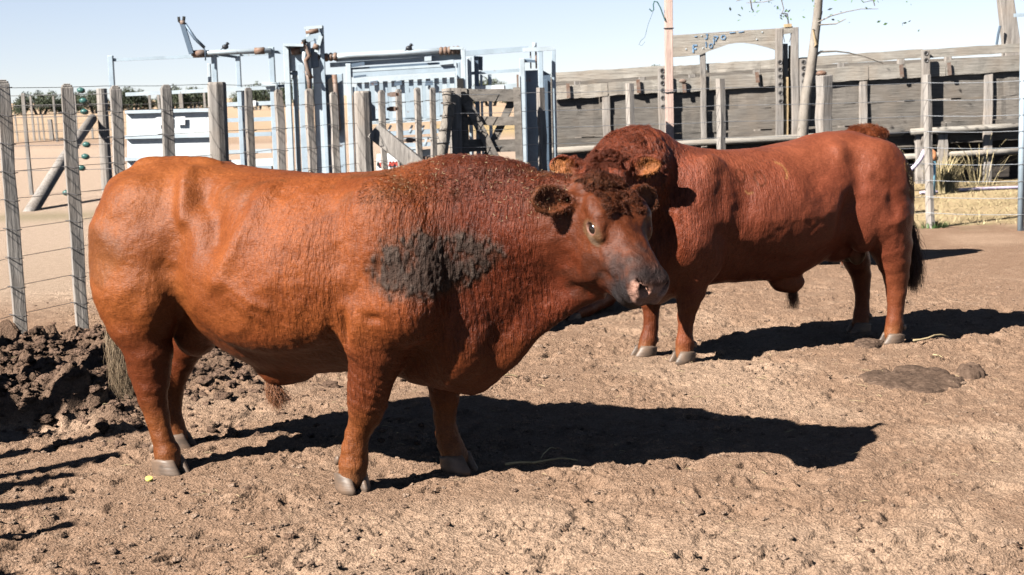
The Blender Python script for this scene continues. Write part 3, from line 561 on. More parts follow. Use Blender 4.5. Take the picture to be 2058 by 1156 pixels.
# ================================================================== second bull, facing left
B2 = empty('bull', (1.644, 8.976, 0), R(-158.5))
tag(B2, 'dark red bull standing side-on behind the front bull, with branded ring marks on its ribs', 'bull', 'red bulls in the yard')
hA2 = head_axes(R(56), R(46), 0.0); ho2 = np.array([1.28, .26, 1.275]); hs2 = 1.03
P2 = dict(lo=(-1.02, -.62, -.02), hi=(1.75, .78, 1.50), head=(ho2, hA2, hs2), ears={s: dict(dir=(-.12, s, .16), len=.10, wid=.062) for s in (-1, 1)},
    trunk=[(-.86, 1.12, .92, .09, .15), (-.81, 1.235, .80, .16), (-.75, 1.287, .74, .22), (-.67, 1.318, .70, .255), (-.57, 1.352, .66, .285), (-.42, 1.352, .585, .325), (-.33, 1.342, .535, .345), (-.16, 1.302, .455, .375), (.02, 1.274, .435, .385), (.2, 1.264, .445, .385, .42),
           (.37, 1.264, .442, .375), (.54, 1.28, .43, .35), (.66, 1.31, .42, .325), (.76, 1.35, .42, .30), (.85, 1.385, .44, .285), (.95, 1.392, .50, .27), (1.05, 1.385, .58, .24), (1.14, 1.34, .68, .20), (1.22, 1.28, .78, .15), (1.28, 1.2, .88, .09, .42)],
    lofts=[[(.58, .6, .43, .10), (.7, .6, .39, .15), (.82, .6, .345, .14), (.92, .62, .36, .11), (1.02, .68, .44, .07), (1.12, .76, .56, .05), (1.2, .84, .68, .04)]],
    ells=sym((-.60, .215, .98), (.265, .165, .32), .08) + sym((-.70, .19, .84), (.17, .13, .24), .06) + sym((-.50, .23, .80), (.13, .11, .20), .06) + sym((-.78, .115, 1.20), (.06, .05, .07), .06)
        + sym((.05, .27, .86), (.38, .11, .22), .10) + sym((.66, .265, .96), (.18, .105, .30), .09, rotY(R(-14))) + sym((.74, .25, .74), (.15, .12, .17), .07) + sym((.60, .22, .66), (.10, .11, .15), .05) + sym((.86, .13, .64), (.15, .13, .22), .08)
        + [((-.10, 0, .41), (.12, .06, .06), .06), ((-.45, 0, .62), (.10, .12, .10), .08), ((.95, .02, 1.30), (.20, .17, .11), .09), ((.945, .075, 1.14), (.175, .24, .27), .025), ((1.07, .14, 1.12), (.17, .19, .24), .07), ((1.19, .22, 1.03), (.14, .15, .24), .07), ((-.575, .06, .585), (.065, .055, .085), .02), ((-.585, -.05, .585), (.06, .05, .08), .02)],
    cuts=sym((.42, .46, 1.0), (.05, .10, .2), .09) + sym((-.31, .42, .80), (.07, .12, .20), .06),
    chains=[([(.66, .20, .72, .15), (.665, .18, .56, .118), (.675, .165, .44, .088), (.69, .155, .36, .070), (.70, .145, .28, .055), (.703, .143, .20, .044), (.710, .143, .12, .056), (.715, .143, .06, .057)], .045, .92),
            ([(.72, -.20, .72, .14), (.75, -.17, .56, .112), (.785, -.15, .42, .082), (.790, -.145, .34, .064), (.788, -.142, .26, .048), (.792, -.142, .18, .045), (.808, -.142, .11, .055), (.825, -.142, .06, .057)], .045, .92),
            ([(-.66, .225, .80, .18), (-.71, .225, .64, .138), (-.735, .228, .53, .105), (-.752, .228, .44, .082), (-.757, .229, .33, .062), (-.755, .229, .22, .051), (-.747, .229, .14, .055), (-.735, .229, .06, .058)], .045, .92),
            ([(-.66, -.225, .80, .17), (-.72, -.225, .62, .125), (-.78, -.228, .48, .088), (-.815, -.23, .38, .066), (-.825, -.23, .25, .050), (-.822, -.23, .13, .053), (-.81, -.23, .06, .057)], .045, .92),
            ([(-.76, 0, 1.25, .05), (-.86, 0, 1.19, .05), (-.935, 0, 1.08, .045), (-.965, .0, .92, .036), (-.962, .02, .74, .026), (-.955, .03, .62, .02)], .04, 1.0),
            ([(-.06, 0, .42, .055), (-.135, 0, .385, .038)], .03, 1.0)])
V, Fq = build_bull_mesh(P2, .008); N = mesh_normals(V, Fq); x, y, z = V.T
hq = (V - ho2) @ hA2.T / hs2; neck = smoothstep(x, .55, .85) * smoothstep(z, .55, .75); wx = x + .022 * noise3(V * 6, 51) + .008 * noise3(V * 25, 52)
disp = -(1 - np.abs(np.sin(wx * math.pi / .05))) ** 2 * .005 * neck * np.clip(.5 + noise3(V * 9, 53), 0, 1); disp += bumps(V, [([(-.18, 1.14), (-.08, 1.10)], .09, -.018), ([(-.33, 1.25)], .06, .010), ([(.10, 1.15), (.05, .98)], .05, .008), ([(.56, 1.12), (.60, .95)], .06, -.012), ([(.47, 1.19)], .045, -.007), ([(-.62, .85), (-.60, 1.0), (-.50, 1.06)], .04, -.016), ([(-.40, 1.15), (-.37, .95)], .06, -.022), ([(-.30, 1.25)], .05, .012)]); disp += .0035 * noise3(V * 11, 54) + .0018 * noise3(V * 28, 55)
shag = smoothstep(x, .80, .92) * smoothstep(z, .9, 1.1); disp += shag * (.009 * noise3(V * 24, 56) + .006 * noise3(V * 48, 57))
V = V + N * disp[:, None]; nz = noise3(V * 9, 58) * .5 + noise3(V * 24, 59) * .3
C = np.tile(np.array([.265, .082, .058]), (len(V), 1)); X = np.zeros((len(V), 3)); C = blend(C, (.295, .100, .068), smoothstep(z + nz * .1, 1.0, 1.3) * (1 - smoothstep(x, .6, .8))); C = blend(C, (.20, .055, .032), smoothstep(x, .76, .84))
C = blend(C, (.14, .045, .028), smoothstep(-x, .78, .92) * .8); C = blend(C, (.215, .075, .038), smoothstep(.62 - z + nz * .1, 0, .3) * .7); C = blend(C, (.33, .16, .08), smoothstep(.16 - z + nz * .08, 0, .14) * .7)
ring_c = [((.16, 1.135), .055, (.40, .22, .12), (-1.1, 1.5)), ((.30, 1.10), .040, (.15, .05, .03), (0, 6.3)), ((.42, 1.12), .038, (.15, .05, .03), (0, 6.3)), ((.38, 1.045), .03, (.42, .24, .13), (3.6, 5.6))]
for (c0, r_, col_, (t0, t1)) in ring_c:
    dx = -(x - c0[0]); dz = z - c0[1]; rr = np.sqrt((dx / .8) ** 2 + dz ** 2); an = np.mod(np.arctan2(dz, dx) - t0, 2 * math.pi); C = blend(C, col_, smoothstep(.010 - np.abs(rr - r_) + nz * .003, 0, .005) * (an < t1 - t0) * (y > 0) * .9)
dng = smoothstep(1.0 - (((x + .83) / .12) ** 2 + ((z - 1.08) / .24) ** 2) + nz * 1.2, .1, .6); C = blend(C, (.07, .052, .038), dng * .8); C = blend(C, (.40, .30, .13), dng * smoothstep(noise3(V * 70, 60), .35, .5) * .8); X[:, 0] = dng * .8
C = blend(C, (.23, .16, .12), smoothstep(1.1 - (((x + .58) / .09) ** 2 + (y / .12) ** 2 + ((z - .56) / .1) ** 2), 0, .4)); X[:, 2] = np.clip(neck * .55 + .40 * smoothstep(x, -.1, .2), .08, 1)
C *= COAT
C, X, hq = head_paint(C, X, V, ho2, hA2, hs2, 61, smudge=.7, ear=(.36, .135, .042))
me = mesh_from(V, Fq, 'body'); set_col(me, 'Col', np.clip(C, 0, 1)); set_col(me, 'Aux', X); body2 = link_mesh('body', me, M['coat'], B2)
for (fx_, fy_, hd, L2_, W2_) in ((.735, .143, R(14), .15, .125), (.85, -.142, R(6), .15, .12), (-.715, .229, R(4), .155, .12), (-.79, -.23, R(0), .15, .115)): make_hoof('hoof', fx_, fy_, hd, L2_, W2_, .075, B2)
add_eyes(B2, ho2, hA2, hs2); BV2, BN2 = V, N; poll_hair(B2, V, N, hq, hA2, 7000, 65, C, .05)
x, y, z = V.T; F_, L_, U_ = hq.T
coat_tufts(B2, V, N, np.where((x > .78) & (z > .95) & (F_ < .05) & (np.abs(L_) < .2) & (ear_zone(hq) < .1))[0], 16000, .034, 66, C, (-.35, .1, -.6), curl=.006, lift=.7, gain=(.6, 1.4))
coat_tufts(B2, V, N, np.where(ear_zone(hq) > .3)[0], 1200, .012, 67, C, (.1, 0, -.5), 'ear_hair', gain=(.8, 1.3))
strands_down(3000, [(-.965, .03, .80), (-.975, .05, .66), (-.985, .06, .56)], .017, .27, 68, (.018, .010, .009), (.07, .03, .022), 'tail_switch', B2, (-.035, 0, 0), .0013, 10, .016)
strands_down(300, [(-.12, 0, .375), (-.15, 0, .365)], .010, .13, 69, (.05, .018, .012), (.16, .06, .03), 'sheath_tuft', B2, (-.01, 0, 0), .0009)

# ================================================================== third bull, standing far behind; fourth lying down
def simple_bull(root, lying, h, seed):
    g = 0.92
    trunk = [(-.84, 1.0, .86, .10), (-.78, 1.06, .8, .18), (-.66, 1.10, .70, .26), (-.5, 1.11, .62, .30), (-.3, 1.12, .54, .34), (-.1, 1.14, .47, .37), (.15, 1.19, .455, .37), (.4, 1.225, .46, .35), (.6, 1.28, .46, .32), (.8, 1.31, .48, .28), (.95, 1.33, .55, .23), (1.04, 1.28, .66, .18), (1.12, 1.2, .76, .14), (1.17, 1.12, .85, .09)]
    A = head_axes(R(75 if not lying else 10), R(52), 0); o = np.array([1.02, .10, 1.04])
    if lying:
        trunk = [(a, b * .0 + (b - .42), max(c - .44, -.02), w_ * 1.08) for a, b, c, w_ in trunk]; o = np.array([1.12, .0, .84])
    P = dict(lo=(-1.0, -.62, -.04), hi=(1.75, .62, 1.45), trunk=trunk, head=(o, A, .98), ells=[], chains=[], cuts=[])
    dz = -.42 if lying else 0
    P['ells'] = sym((-.58, .215, .84 + (dz * .7 if lying else 0)), (.25, .16, .27), .08) + sym((.64, .25, .93 + dz), (.18, .10, .29), .09) + sym((.86, .13, .66 + dz), (.15, .12, .2), .08) + [((.93, 0, 1.27 + dz), (.2, .12, .07), .07)] + []
    if lying: P['chains'] = [([(.66, s * .27, .30, .12), (.86, s * .31, .12, .085), (.55, s * .36, .06, .06), (.42, s * .36, .055, .055)], .05, 1.0) for s in (-1, 1)] + [([(-.5, s * .30, .36, .17), (-.15, s * .38, .14, .12), (-.52, s * .44, .08, .075), (-.22, s * .48, .055, .055)], .05, 1.0) for s in (-1, 1)]
    else: P['chains'] = [([(.65, s * .21, .72, .14), (.66, s * .19, .5, .095), (.655, s * .18, .36, .072), (.655, s * .18, .24, .055), (.66, s * .18, .11, .06), (.675, s * .18, .05, .06)], .045, .92) for s in (-1, 1)] + [([(-.62, s * .22, .8, .17), (-.68, s * .22, .58, .11), (-.74, s * .22, .42, .08), (-.74, s * .22, .26, .06), (-.735, s * .22, .12, .06), (-.715, s * .22, .05, .062)], .045, .92) for s in (-1, 1)] + [([(-.74, 0, 1.02, .05), (-.86, 0, .98, .045), (-.91, 0, .84, .03), (-.91, 0, .62, .022)], .04, 1.0)]
    V, Fq = build_bull_mesh(P, h); N = mesh_normals(V, Fq); V = V + N * (.006 * noise3(V * 11, seed) + .003 * noise3(V * 28, seed + 1))[:, None]; nz = noise3(V * 9, seed)
    C = np.tile(np.array([.20, .06, .028]), (len(V), 1)); C = blend(C, (.27, .11, .05), smoothstep(nz, 0, .5) * .5); X = np.zeros((len(V), 3)); C *= COAT; C, X, hq = head_paint(C, X, V, o, A, .98, seed, smudge=.4)
    me = mesh_from(V, Fq, 'body'); set_col(me, 'Col', np.clip(C, 0, 1)); set_col(me, 'Aux', X); link_mesh('body', me, M['coat'], root)
    x, y, z = V.T; coat_tufts(root, V, N, np.where((x > .75) & (z > 1.15 + dz) & (hq[:, 0] < .1))[0], 4000, .045, seed + 5, C, (-.5, 0, -.3), curl=.005); poll_hair(root, V, N, hq, A, 2500, seed + 7, C, .05); add_eyes(root, o, A, .98)
    if not lying:
        for (a, b) in ((.69, .18), (.69, -.18), (-.69, .22), (-.69, -.22)): make_hoof('hoof', a, b, 0, .15, .115, .06, root)
        strands_down(900, [(-.91, 0, .72), (-.91, 0, .58)], .012, .25, seed + 3, (.05, .02, .015), (.16, .07, .04), 'tail_switch', root, (-.02, 0, 0), .0013)
    else:
        for (a, b) in ((.38, .36), (.38, -.36), (-.17, .48), (-.17, -.48)): make_hoof('hoof', a, b, math.pi if a > 0 else 0, .15, .1, .06, root, dew=False)
B3 = empty('bull', (2.38, 13.0, 0), R(6)); B3.scale = (.94, .94, .94); tag(B3, 'bull farthest back, only its curly crest showing over the dark bull\'s rump', 'bull', 'red bulls in the yard'); simple_bull(B3, False, .014, 80)
B4 = empty('bull', (-.10, 10.2, 0), R(50)); tag(B4, 'red bull lying on the ground in shadow behind the chest of the orange-brown bull', 'bull', 'red bulls in the yard'); simple_bull(B4, True, .014, 90)
# ================================================================== ground
def axis_pts(lo, hi, d0, grow, far_lo, far_hi, prop=0.0):
    "dense between lo and hi, growing outwards to the far limits"
    mid = [lo]
    while mid[-1] < hi: mid.append(mid[-1] + (d0 if not prop else max(d0, prop * mid[-1])))
    up = [mid[-1]]; s = mid[-1] - mid[-2]
    while up[-1] < far_hi: s *= grow; up.append(up[-1] + s)
    dn = [lo]; s = d0
    while dn[-1] > far_lo: s *= grow; dn.append(dn[-1] - s)
    return np.array(dn[:0:-1] + mid + up[1:])
GX = axis_pts(-3.1, 3.4, .0105, 1.07, -2500, 2500); GY = axis_pts(4.4, 12.5, .0085, 1.06, -60, 4200, .00175)
gx, gy = np.meshgrid(GX, GY); G2 = np.stack([gx.ravel(), gy.ravel()], 1)
def billow(P, s): return np.abs(noise2(P, s)) * 2 - .5
def heap_mask(P):
    x, y = P.T; n = noise2(P * 1.6, 301) * .35 + noise2(P * 4, 302) * .15
    a = 1.15 - np.sqrt(((x + 3.0) / 1.35) ** 2 + ((y - 8.25) / 1.45) ** 2) + n; b = 1.1 - np.sqrt(((x + 1.75) / .85) ** 2 + ((y - 8.7) / 1.0) ** 2) + n
    return np.clip(np.maximum(smoothstep(a, 0, .55), smoothstep(b, .0, .6) * .55), 0, 1)
def near_w(P): return (1 - smoothstep(P[:, 1], 10, 16)) * (1 - smoothstep(np.abs(P[:, 0]), 3.4, 6))
FEET = []
for root, fs in ((B1, ((.415, -.20), (.735, .20), (-.485, -.21), (-.715, .21))), (B2, ((.735, .143), (.85, -.142), (-.715, .229), (-.79, -.23)))):
    a = root.rotation_euler[2]
    for (u, v) in fs: FEET.append((root.location[0] + u * math.cos(a) - v * math.sin(a), root.location[1] + u * math.sin(a) + v * math.cos(a)))
def ground_z(P):
    w = near_w(P); hm = heap_mask(P) * w; z = .020 * noise2(P * .55, 310) + .010 * noise2(P * 1.7, 311)
    wp = P + .05 * np.stack([noise2(P * 5, 331), noise2(P * 5, 332)], 1)
    fine = .006 * noise2(wp * 4.1, 312) + .0035 * billow(wp * 8.5, 313) + .0048 * noise2(wp * 15, 314) + .0060 * billow(wp * 29, 315) + .0066 * noise2(wp * 50, 316)
    pk = noise2(P * 3.1, 317); fine = fine * (.75 + .55 * pk); pits = -.016 * smoothstep(noise2(wp * 10, 318), .42, .7) - .03 * smoothstep(noise2(P * 2.6, 319), .55, .8) * smoothstep(noise2(wp * 9, 320), .0, .4)
    z = z * w + (fine + pits) * w
    rough = .06 * smoothstep(hm, .1, 1.0) + hm * (.075 * billow(wp * 2.6, 321) + .055 * billow(wp * 5.2, 322) + .038 * billow(wp * 11, 323) + .020 * billow(wp * 23, 324) + .010 * noise2(wp * 50, 325))
    z = z + rough
    for (fx_, fy_) in FEET: k = np.exp(-(((P[:, 0] - fx_) ** 2 + (P[:, 1] - fy_) ** 2) / .10 ** 2)); z = z * (1 - k) + k * .012
    x, y = P.T; z = z + .35 * smoothstep(y + 1.5 * noise2(P * .12, 330), 53.5, 55) * 1.0
    return z * (y < 400) + (y >= 400) * .35
gz = ground_z(G2)
def hoof_prints(n, seed):
    "shallow two-clawed prints trodden into the dust"
    g = np.random.default_rng(seed); z = np.zeros(len(G2))
    for i in range(n):
        cy_ = 4.8 + g.random() ** 1.3 * 7; cx_ = (g.random() - .5) * .72 * cy_; j0, j1 = np.searchsorted(GY, (cy_ - .13, cy_ + .13)); k0, k1 = np.searchsorted(GX, (cx_ - .13, cx_ + .13)); idx = (np.arange(j0, j1)[:, None] * len(GX) + np.arange(k0, k1)[None]).ravel()
        if len(idx) < 4: continue
        q = G2[idx] - [cx_, cy_]; a = g.uniform(0, 6.28); u = q[:, 0] * math.cos(a) + q[:, 1] * math.sin(a); v = -q[:, 0] * math.sin(a) + q[:, 1] * math.cos(a); dep = g.uniform(.006, .018); e = np.minimum(*[((u + .1 * v * s) / .062) ** 2 + ((v - s * .029) / .024) ** 2 for s in (-1, 1)])
        z[idx] += -dep * smoothstep(1.15 - e, 0, .5) + dep * .45 * np.exp(-((np.sqrt(e) - 1.45) / .28) ** 2)
    return z
gz = gz + hoof_prints(150, 5) * near_w(G2) * (1 - heap_mask(G2)); nx, ny = len(GX), len(GY); ii = np.arange(nx * ny).reshape(ny, nx)
Q = np.stack([ii[:-1, :-1], ii[:-1, 1:], ii[1:, 1:], ii[1:, :-1]], -1).reshape(-1, 4)
gme = mesh_from(np.column_stack([G2, gz]), Q, 'ground'); x, y = G2.T; hm = heap_mask(G2) * near_w(G2); n1 = noise2(G2 * .8, 340); n2 = noise2(G2 * 3, 341); n3 = noise2(G2 * 9, 342)
gc = np.tile(np.array([.245, .152, .104]), (len(G2), 1)); gc = blend(gc, (.50, .36, .265), smoothstep(n1 + .4 * n2, .0, .8)); gc = blend(gc, (.33, .215, .15), smoothstep(n2 * .7 + n3 * .5, .4, .95) * .22)
gc = blend(gc, (.46, .33, .245), smoothstep(n3 + .4 * noise2(G2 * 25, 350), .3, .8) * .4)
gc = gc * .50 + .54 * np.array([.47, .316, .218]); gc = blend(gc, (.20, .132, .095), smoothstep(hm + n2 * .15, .15, .6) * .92); gc = blend(gc, (.56, .43, .33), smoothstep(y, 10.5, 13) * (1 - smoothstep(y, 16.0, 16.6) * (x > 2)) * (x < -.6 + 0 * y) * .9)
bk = smoothstep(y, 13, 18); gc = blend(gc, (.57, .44, .345), bk * (x < 3)); gc = blend(gc, (.54, .40, .28), smoothstep(y + 2 * noise2(G2 * .3, 343), 53, 56)); gc = blend(gc, (.50, .38, .20), smoothstep(noise2(G2 * .15 + 3, 344) + .5 * n1, .1, .6) * smoothstep(y, 52, 55) * (1 - smoothstep(y, 58, 66)) * .9)
gc = blend(gc, (.24, .14, .09), smoothstep(y + 1.0 * noise2(G2 * .2, 347), 51.5, 53.6) * (1 - smoothstep(y, 53.6, 55.5)) * .45)
dry = smoothstep(x + .25 * n2, 2.6, 3.2) * smoothstep(y + .22 * n2 + .12 * n3, 16.15, 16.75); gc = blend(gc, (.66, .52, .30), dry * (.75 + .2 * n3)); gc = blend(gc, (.33, .25, .14), dry * smoothstep(noise2(G2 * 1.4, 346) + .4 * n3, .2, .7) * .6)
gc = blend(gc, (.14, .16, .06), np.exp(-((y - 16.4 + .1 * n2) / .28) ** 2) * smoothstep(x, 2.8, 3.3) * smoothstep(n2 + n3, -.1, .6) * .7); gc = blend(gc, (.33, .27, .14), np.exp(-(((x + 2.2) / .9) ** 2 + ((y - 12.3) / 1.2) ** 2)) * smoothstep(n2 + n3 * .7, -.3, .4) * .75); gc = blend(gc, (.20, .20, .09), np.exp(-(((x + 6.8) / 1.6) ** 2 + ((y - 21.0) / .8) ** 2)) * .5)
set_col(gme, 'Col', np.clip(gc, 0, 1))
m, t, b = new_mat('bare_soil'); a = node(t, 'ShaderNodeAttribute', attribute_name='Col'); v = coords(t); s1 = noise(t, v, 60, 5, .65); s2 = noise(t, v, 190, 4, .7); s3 = noise(t, v, 14, 5, .6)
vo = node(t, 'ShaderNodeTexVoronoi', Scale=95.0); vo.feature = 'F1'; t.links.new(v, vo.inputs['Vector']); vd = vo.outputs['Distance']
c = mix(t, .8, a.outputs['Color'], ramp(t, s1, [(.3, (.66, .62, .6)), (.6, (1.12, 1.12, 1.12))]), 'MULTIPLY'); c = mix(t, .6, c, ramp(t, s2, [(.3, (.7, .68, .66)), (.65, (1.15, 1.15, 1.15))]), 'MULTIPLY'); c = mix(t, .5, c, ramp(t, s3, [(.35, (.78, .76, .74)), (.65, (1.1, 1.1, 1.1))]), 'MULTIPLY')
t.links.new(c, b.inputs['Base Color']); b.inputs['Roughness'].default_value = .95; b.inputs['Specular IOR Level'].default_value = .08
p1 = bump(t, None, s1, 1.0, .027); p2 = bump(t, None, s2, .8, .010, p1); bump(t, b, vd, .6, .012, p2); M['soil'] = m
ground = link_mesh('ground', gme, m); tag(ground, 'trampled dry brown soil of the cattle yard', None, None, 'structure')
def gz_at(px, py): return float(ground_z(np.array([[px, py]]))[0])

# loose clods, far too many to count
def clod_templates(k):
    out = []
    for s in range(k):
        bm = bmesh.new(); bmesh.ops.create_icosphere(bm, subdivisions=3, radius=1); vv = np.array([v.co for v in bm.verts]); ff = np.array([[v.index for v in f.verts] for f in bm.faces]); bm.free()
        vv = vv * (1 + .45 * noise3(vv * 1.2 + s * 7, 400 + s) + .30 * noise3(vv * 2.6 + s, 420 + s) - .22 * np.abs(noise3(vv * 4.5 + s, 440 + s)) + .10 * noise3(vv * 9 + s, 450 + s))[:, None] * np.array([1.15, .9, .58]); out.append((vv, ff))
    return out
TPL = clod_templates(7)
def scatter(name, pos, size, col, mat, kind='stuff', label=None, sink=.25):
    Vs, Fs, Cs = [], [], []; n0 = 0; g = np.random.default_rng(len(pos))
    for i, (p, s) in enumerate(zip(pos, size)):
        vv, ff = TPL[i % len(TPL)]; a = g.uniform(0, 6.28); c_, s_ = math.cos(a), math.sin(a); rot = np.array([[c_, -s_, 0], [s_, c_, 0], [0, 0, 1]]); Vs.append(vv @ rot.T * s + np.array([p[0], p[1], p[2] + s * (.68 * .6 - sink)])); Fs.append(ff + n0); n0 += len(vv); Cs.append(np.tile(col[i], (len(vv), 1)))
    me = mesh_from(np.concatenate(Vs), np.concatenate(Fs), name); set_col(me, 'Col', np.concatenate(Cs)); o = link_mesh(name, me, mat); tag(o, label, None, None, kind); return o
g = np.random.default_rng(77); n = 14000; cy = 4.6 + (g.random(n) ** 1.4) * 7.4; cx = (g.random(n) - .5) * .80 * cy; cl = noise2(np.column_stack([cx, cy]) * 1.1, 430); keep = g.random(n) < .35 + .9 * np.clip(cl, 0, 1); cx, cy = cx[keep], cy[keep]
P2_ = np.column_stack([cx, cy]); sz = np.exp(g.normal(math.log(.0050), .52, len(cx))).clip(.0025, .028); hmk = heap_mask(P2_); cc = lerp3((.46, .325, .24), (.22, .14, .10), g.random(len(cx)) ** 2.2); cc = blend(cc, (.14, .09, .066), hmk)
h1 = np.column_stack([-3.2 + g.random(9000) * 2.9, 6.6 + g.random(9000) * 3.4]); hk = heap_mask(h1); h1 = h1[g.random(len(h1)) < hk * 1.1 + .05]; s1_ = np.exp(g.normal(math.log(.0125), .6, len(h1))).clip(.005, .048); c1_ = lerp3((.29, .19, .14), (.13, .085, .062), g.random(len(h1)))
PA = np.concatenate([P2_, h1]); SA = np.concatenate([sz, s1_]); CA = np.concatenate([cc, c1_]); ZA = ground_z(PA)
scatter('soil_clods', np.column_stack([PA, ZA]), SA, CA, M['soil'], label='crumbs and clods of dry soil strewn over the yard')

# straw bits
def straw_bits(name, pts, L, col, label, lift=.004, r=.0012):
    g = np.random.default_rng(len(pts)); b = MB()
    for p, l in zip(pts, L):
        a = g.uniform(0, math.pi); d = np.array([math.cos(a), math.sin(a), g.uniform(-.05, .15)]) * l / 2; k = np.cross(d, [0, 0, 1]) * g.uniform(-.3, .3); b.tube([np.array(p) - d, np.array(p) + k * 1.0 + [0, 0, lift], np.array(p) + d], [r, r * 1.2, r * .7], 4)
    return tag(b.done(name, M['straw']), label, None, None, 'stuff')
sp = np.column_stack([(g.random(260) - .5) * 6, 4.9 + g.random(260) * 5]); sp = np.column_stack([sp, ground_z(sp) + .006]); straw_bits('straw_bits', sp, np.exp(g.normal(math.log(.035), .5, 260)).clip(.012, .12), None, 'scattered bits of straw on the soil')
def stalk(label, px1, px2, r=.005, n=6, sag=.01, cat='straw'):
    a, c = gnd(*px1), gnd(*px2); pts = []
    for k in range(n): q = a + (c - a) * k / (n - 1); q[2] = gz_at(q[0], q[1]) * .5 + .012 + r + sag * math.sin(math.pi * k / (n - 1)); q[1] += .012 * math.sin(k * 2.1); pts.append(q)
    b = MB(); b.tube(pts, [r * (1 - .45 * k / (n - 1)) for k in range(n)], 6); tag(b.done('straw_stalk', M['straw'], smooth=True), label, cat)
stalk('long pale straw stalk lying in front of the far front hoof of the orange-brown bull', (1016, 940), (1160, 936), .007)
stalk('short thin straw leaning beside the long stalk', (1085, 934), (1118, 912), .0035, sag=.02)
stalk('pale straw stalk beyond the brisket of the orange-brown bull', (995, 768), (1040, 765), .006)
stalk('curved straw on the dark soil under the tail of the orange-brown bull', (203, 783), (232, 803), .005, sag=.03)
stalk('thin grey stick lying by the rear hoof of the dark bull', (1836, 691), (1905, 680), .008)
stalk('short pale stick near the bottom right of the dung pat', (1875, 722), (1892, 724), .006)
pz = gnd(300, 973); bb = MB(); zz = gz_at(pz[0], pz[1])
bb.tube([pz + [0, 0, zz + .006], pz + [.002, -.003, zz + .016]], [.017, .016], 16); tag(bb.done('yellow_disc', M['yellow'], smooth=False, bevel=.002), 'small round yellow plastic disc on the soil near the rear hoof', 'ear tag')
# dung pat
def dung(name, label, poly, h, col):
    P = np.array([gnd(*q)[:2] for q in poly]); c = P.mean(0); K = 96; R_ = 14; th = np.linspace(0, 2 * math.pi, K, endpoint=False); an = np.arctan2(*(P - c).T[::-1]); o = np.argsort(an); rr = np.interp(th - math.pi, np.concatenate([an[o] - 2 * math.pi, an[o], an[o] + 2 * math.pi]), np.tile(np.linalg.norm(P - c, axis=1)[o], 3))
    V = []; F = []
    for j in range(R_ + 1):
        f = j / R_; r_ = rr * f * (1 + .10 * noise2(np.column_stack([np.cos(th), np.sin(th)]) * 5, 500) * f); xy = c + np.column_stack([np.cos(th - math.pi), np.sin(th - math.pi)]) * r_[:, None]
        z = ground_z(xy) * (.4 + .6 * f ** 3) + h * (1 - f ** 5) * (1 + .35 * noise2(xy * 16, 501) + .3 * noise2(xy * 40, 502)) - .012 * (f > .99) + .006 * (f < .99); V.append(np.column_stack([xy, z]))
    V = np.concatenate(V)
    for j in range(R_):
        a = j * K + np.arange(K); b_ = j * K + (np.arange(K) + 1) % K; F.append(np.column_stack([a, b_, b_ + K, a + K]))
    me = mesh_from(V, np.concatenate(F), name); return tag(link_mesh(name, me, M['dung']), label, 'dung pat')
m, t, b = new_mat('cow_dung'); v = coords(t); d1 = noise(t, v, 30, 5, .65); d2 = noise(t, v, 110, 3); t.links.new(ramp(t, d1, [(.3, (.06, .038, .027)), (.55, (.115, .076, .055)), (.75, (.20, .135, .10))]), b.inputs['Base Color']); b.inputs['Roughness'].default_value = .9; b.inputs['Specular IOR Level'].default_value = .1; q1 = bump(t, None, d1, .7, .02); bump(t, b, d2, .5, .006, q1); M['dung'] = m
dung('dung_pat', 'wide flat grey-brown dung pat on the soil at right', [(1722, 762), (1760, 748), (1830, 736), (1895, 740), (1925, 757), (1947, 772), (1905, 782), (1870, 793), (1830, 787), (1770, 775)], .008, None)
dung('dung_pat', 'small dry lump of dung beside the wide flat pat', [(1930, 752), (1945, 743), (1968, 741), (1971, 749), (1945, 760)], .035, None)
dung('dung_pat', 'low dark dung patch just left of the rear hoof of the dark bull', [(1722, 694), (1740, 686), (1764, 688), (1768, 697), (1735, 703)], .02, None)
# hay flecks caught on the hide (nobody could count them)
def flecks(name, label, root, V, N, sel, n, seed, L=.012):
    g = np.random.default_rng(seed); ids = g.choice(sel, n); mw = np.array(Matrix.Rotation(root.rotation_euler[2], 3, 'Z')); o = np.array(root.location); b = MB()
    for i in ids:
        p = mw @ V[i] + o; nn = mw @ N[i]; d = np.cross(nn, g.normal(size=3)); d /= np.linalg.norm(d); l = L * g.uniform(.3, 1.2); p = p + nn * .006; b.tube([p - d * l / 2, p + d * l / 2 + nn * g.uniform(0, .005)], [.0009, .0006], 3)
    tag(b.done(name, M['straw']), label, None, None, 'stuff')
flecks('hay_flecks', 'hay flecks caught on the neck crest of the orange-brown bull', B1, BV1, BN1, np.where((BV1[:, 0] > .62) & (BV1[:, 0] < 1.38) & (BV1[:, 2] > 1.26 - .12 * (BV1[:, 0] > 1.0)) & (BN1[:, 1] < .4))[0], 220, 3)
flecks('hay_flecks', 'hay flecks on the rump of the dark red bull', B2, BV2, BN2, np.where((BV2[:, 0] < -.74) & (BV2[:, 2] > .98) & (BV2[:, 2] < 1.3) & (BV2[:, 1] > -.05))[0], 130, 4)

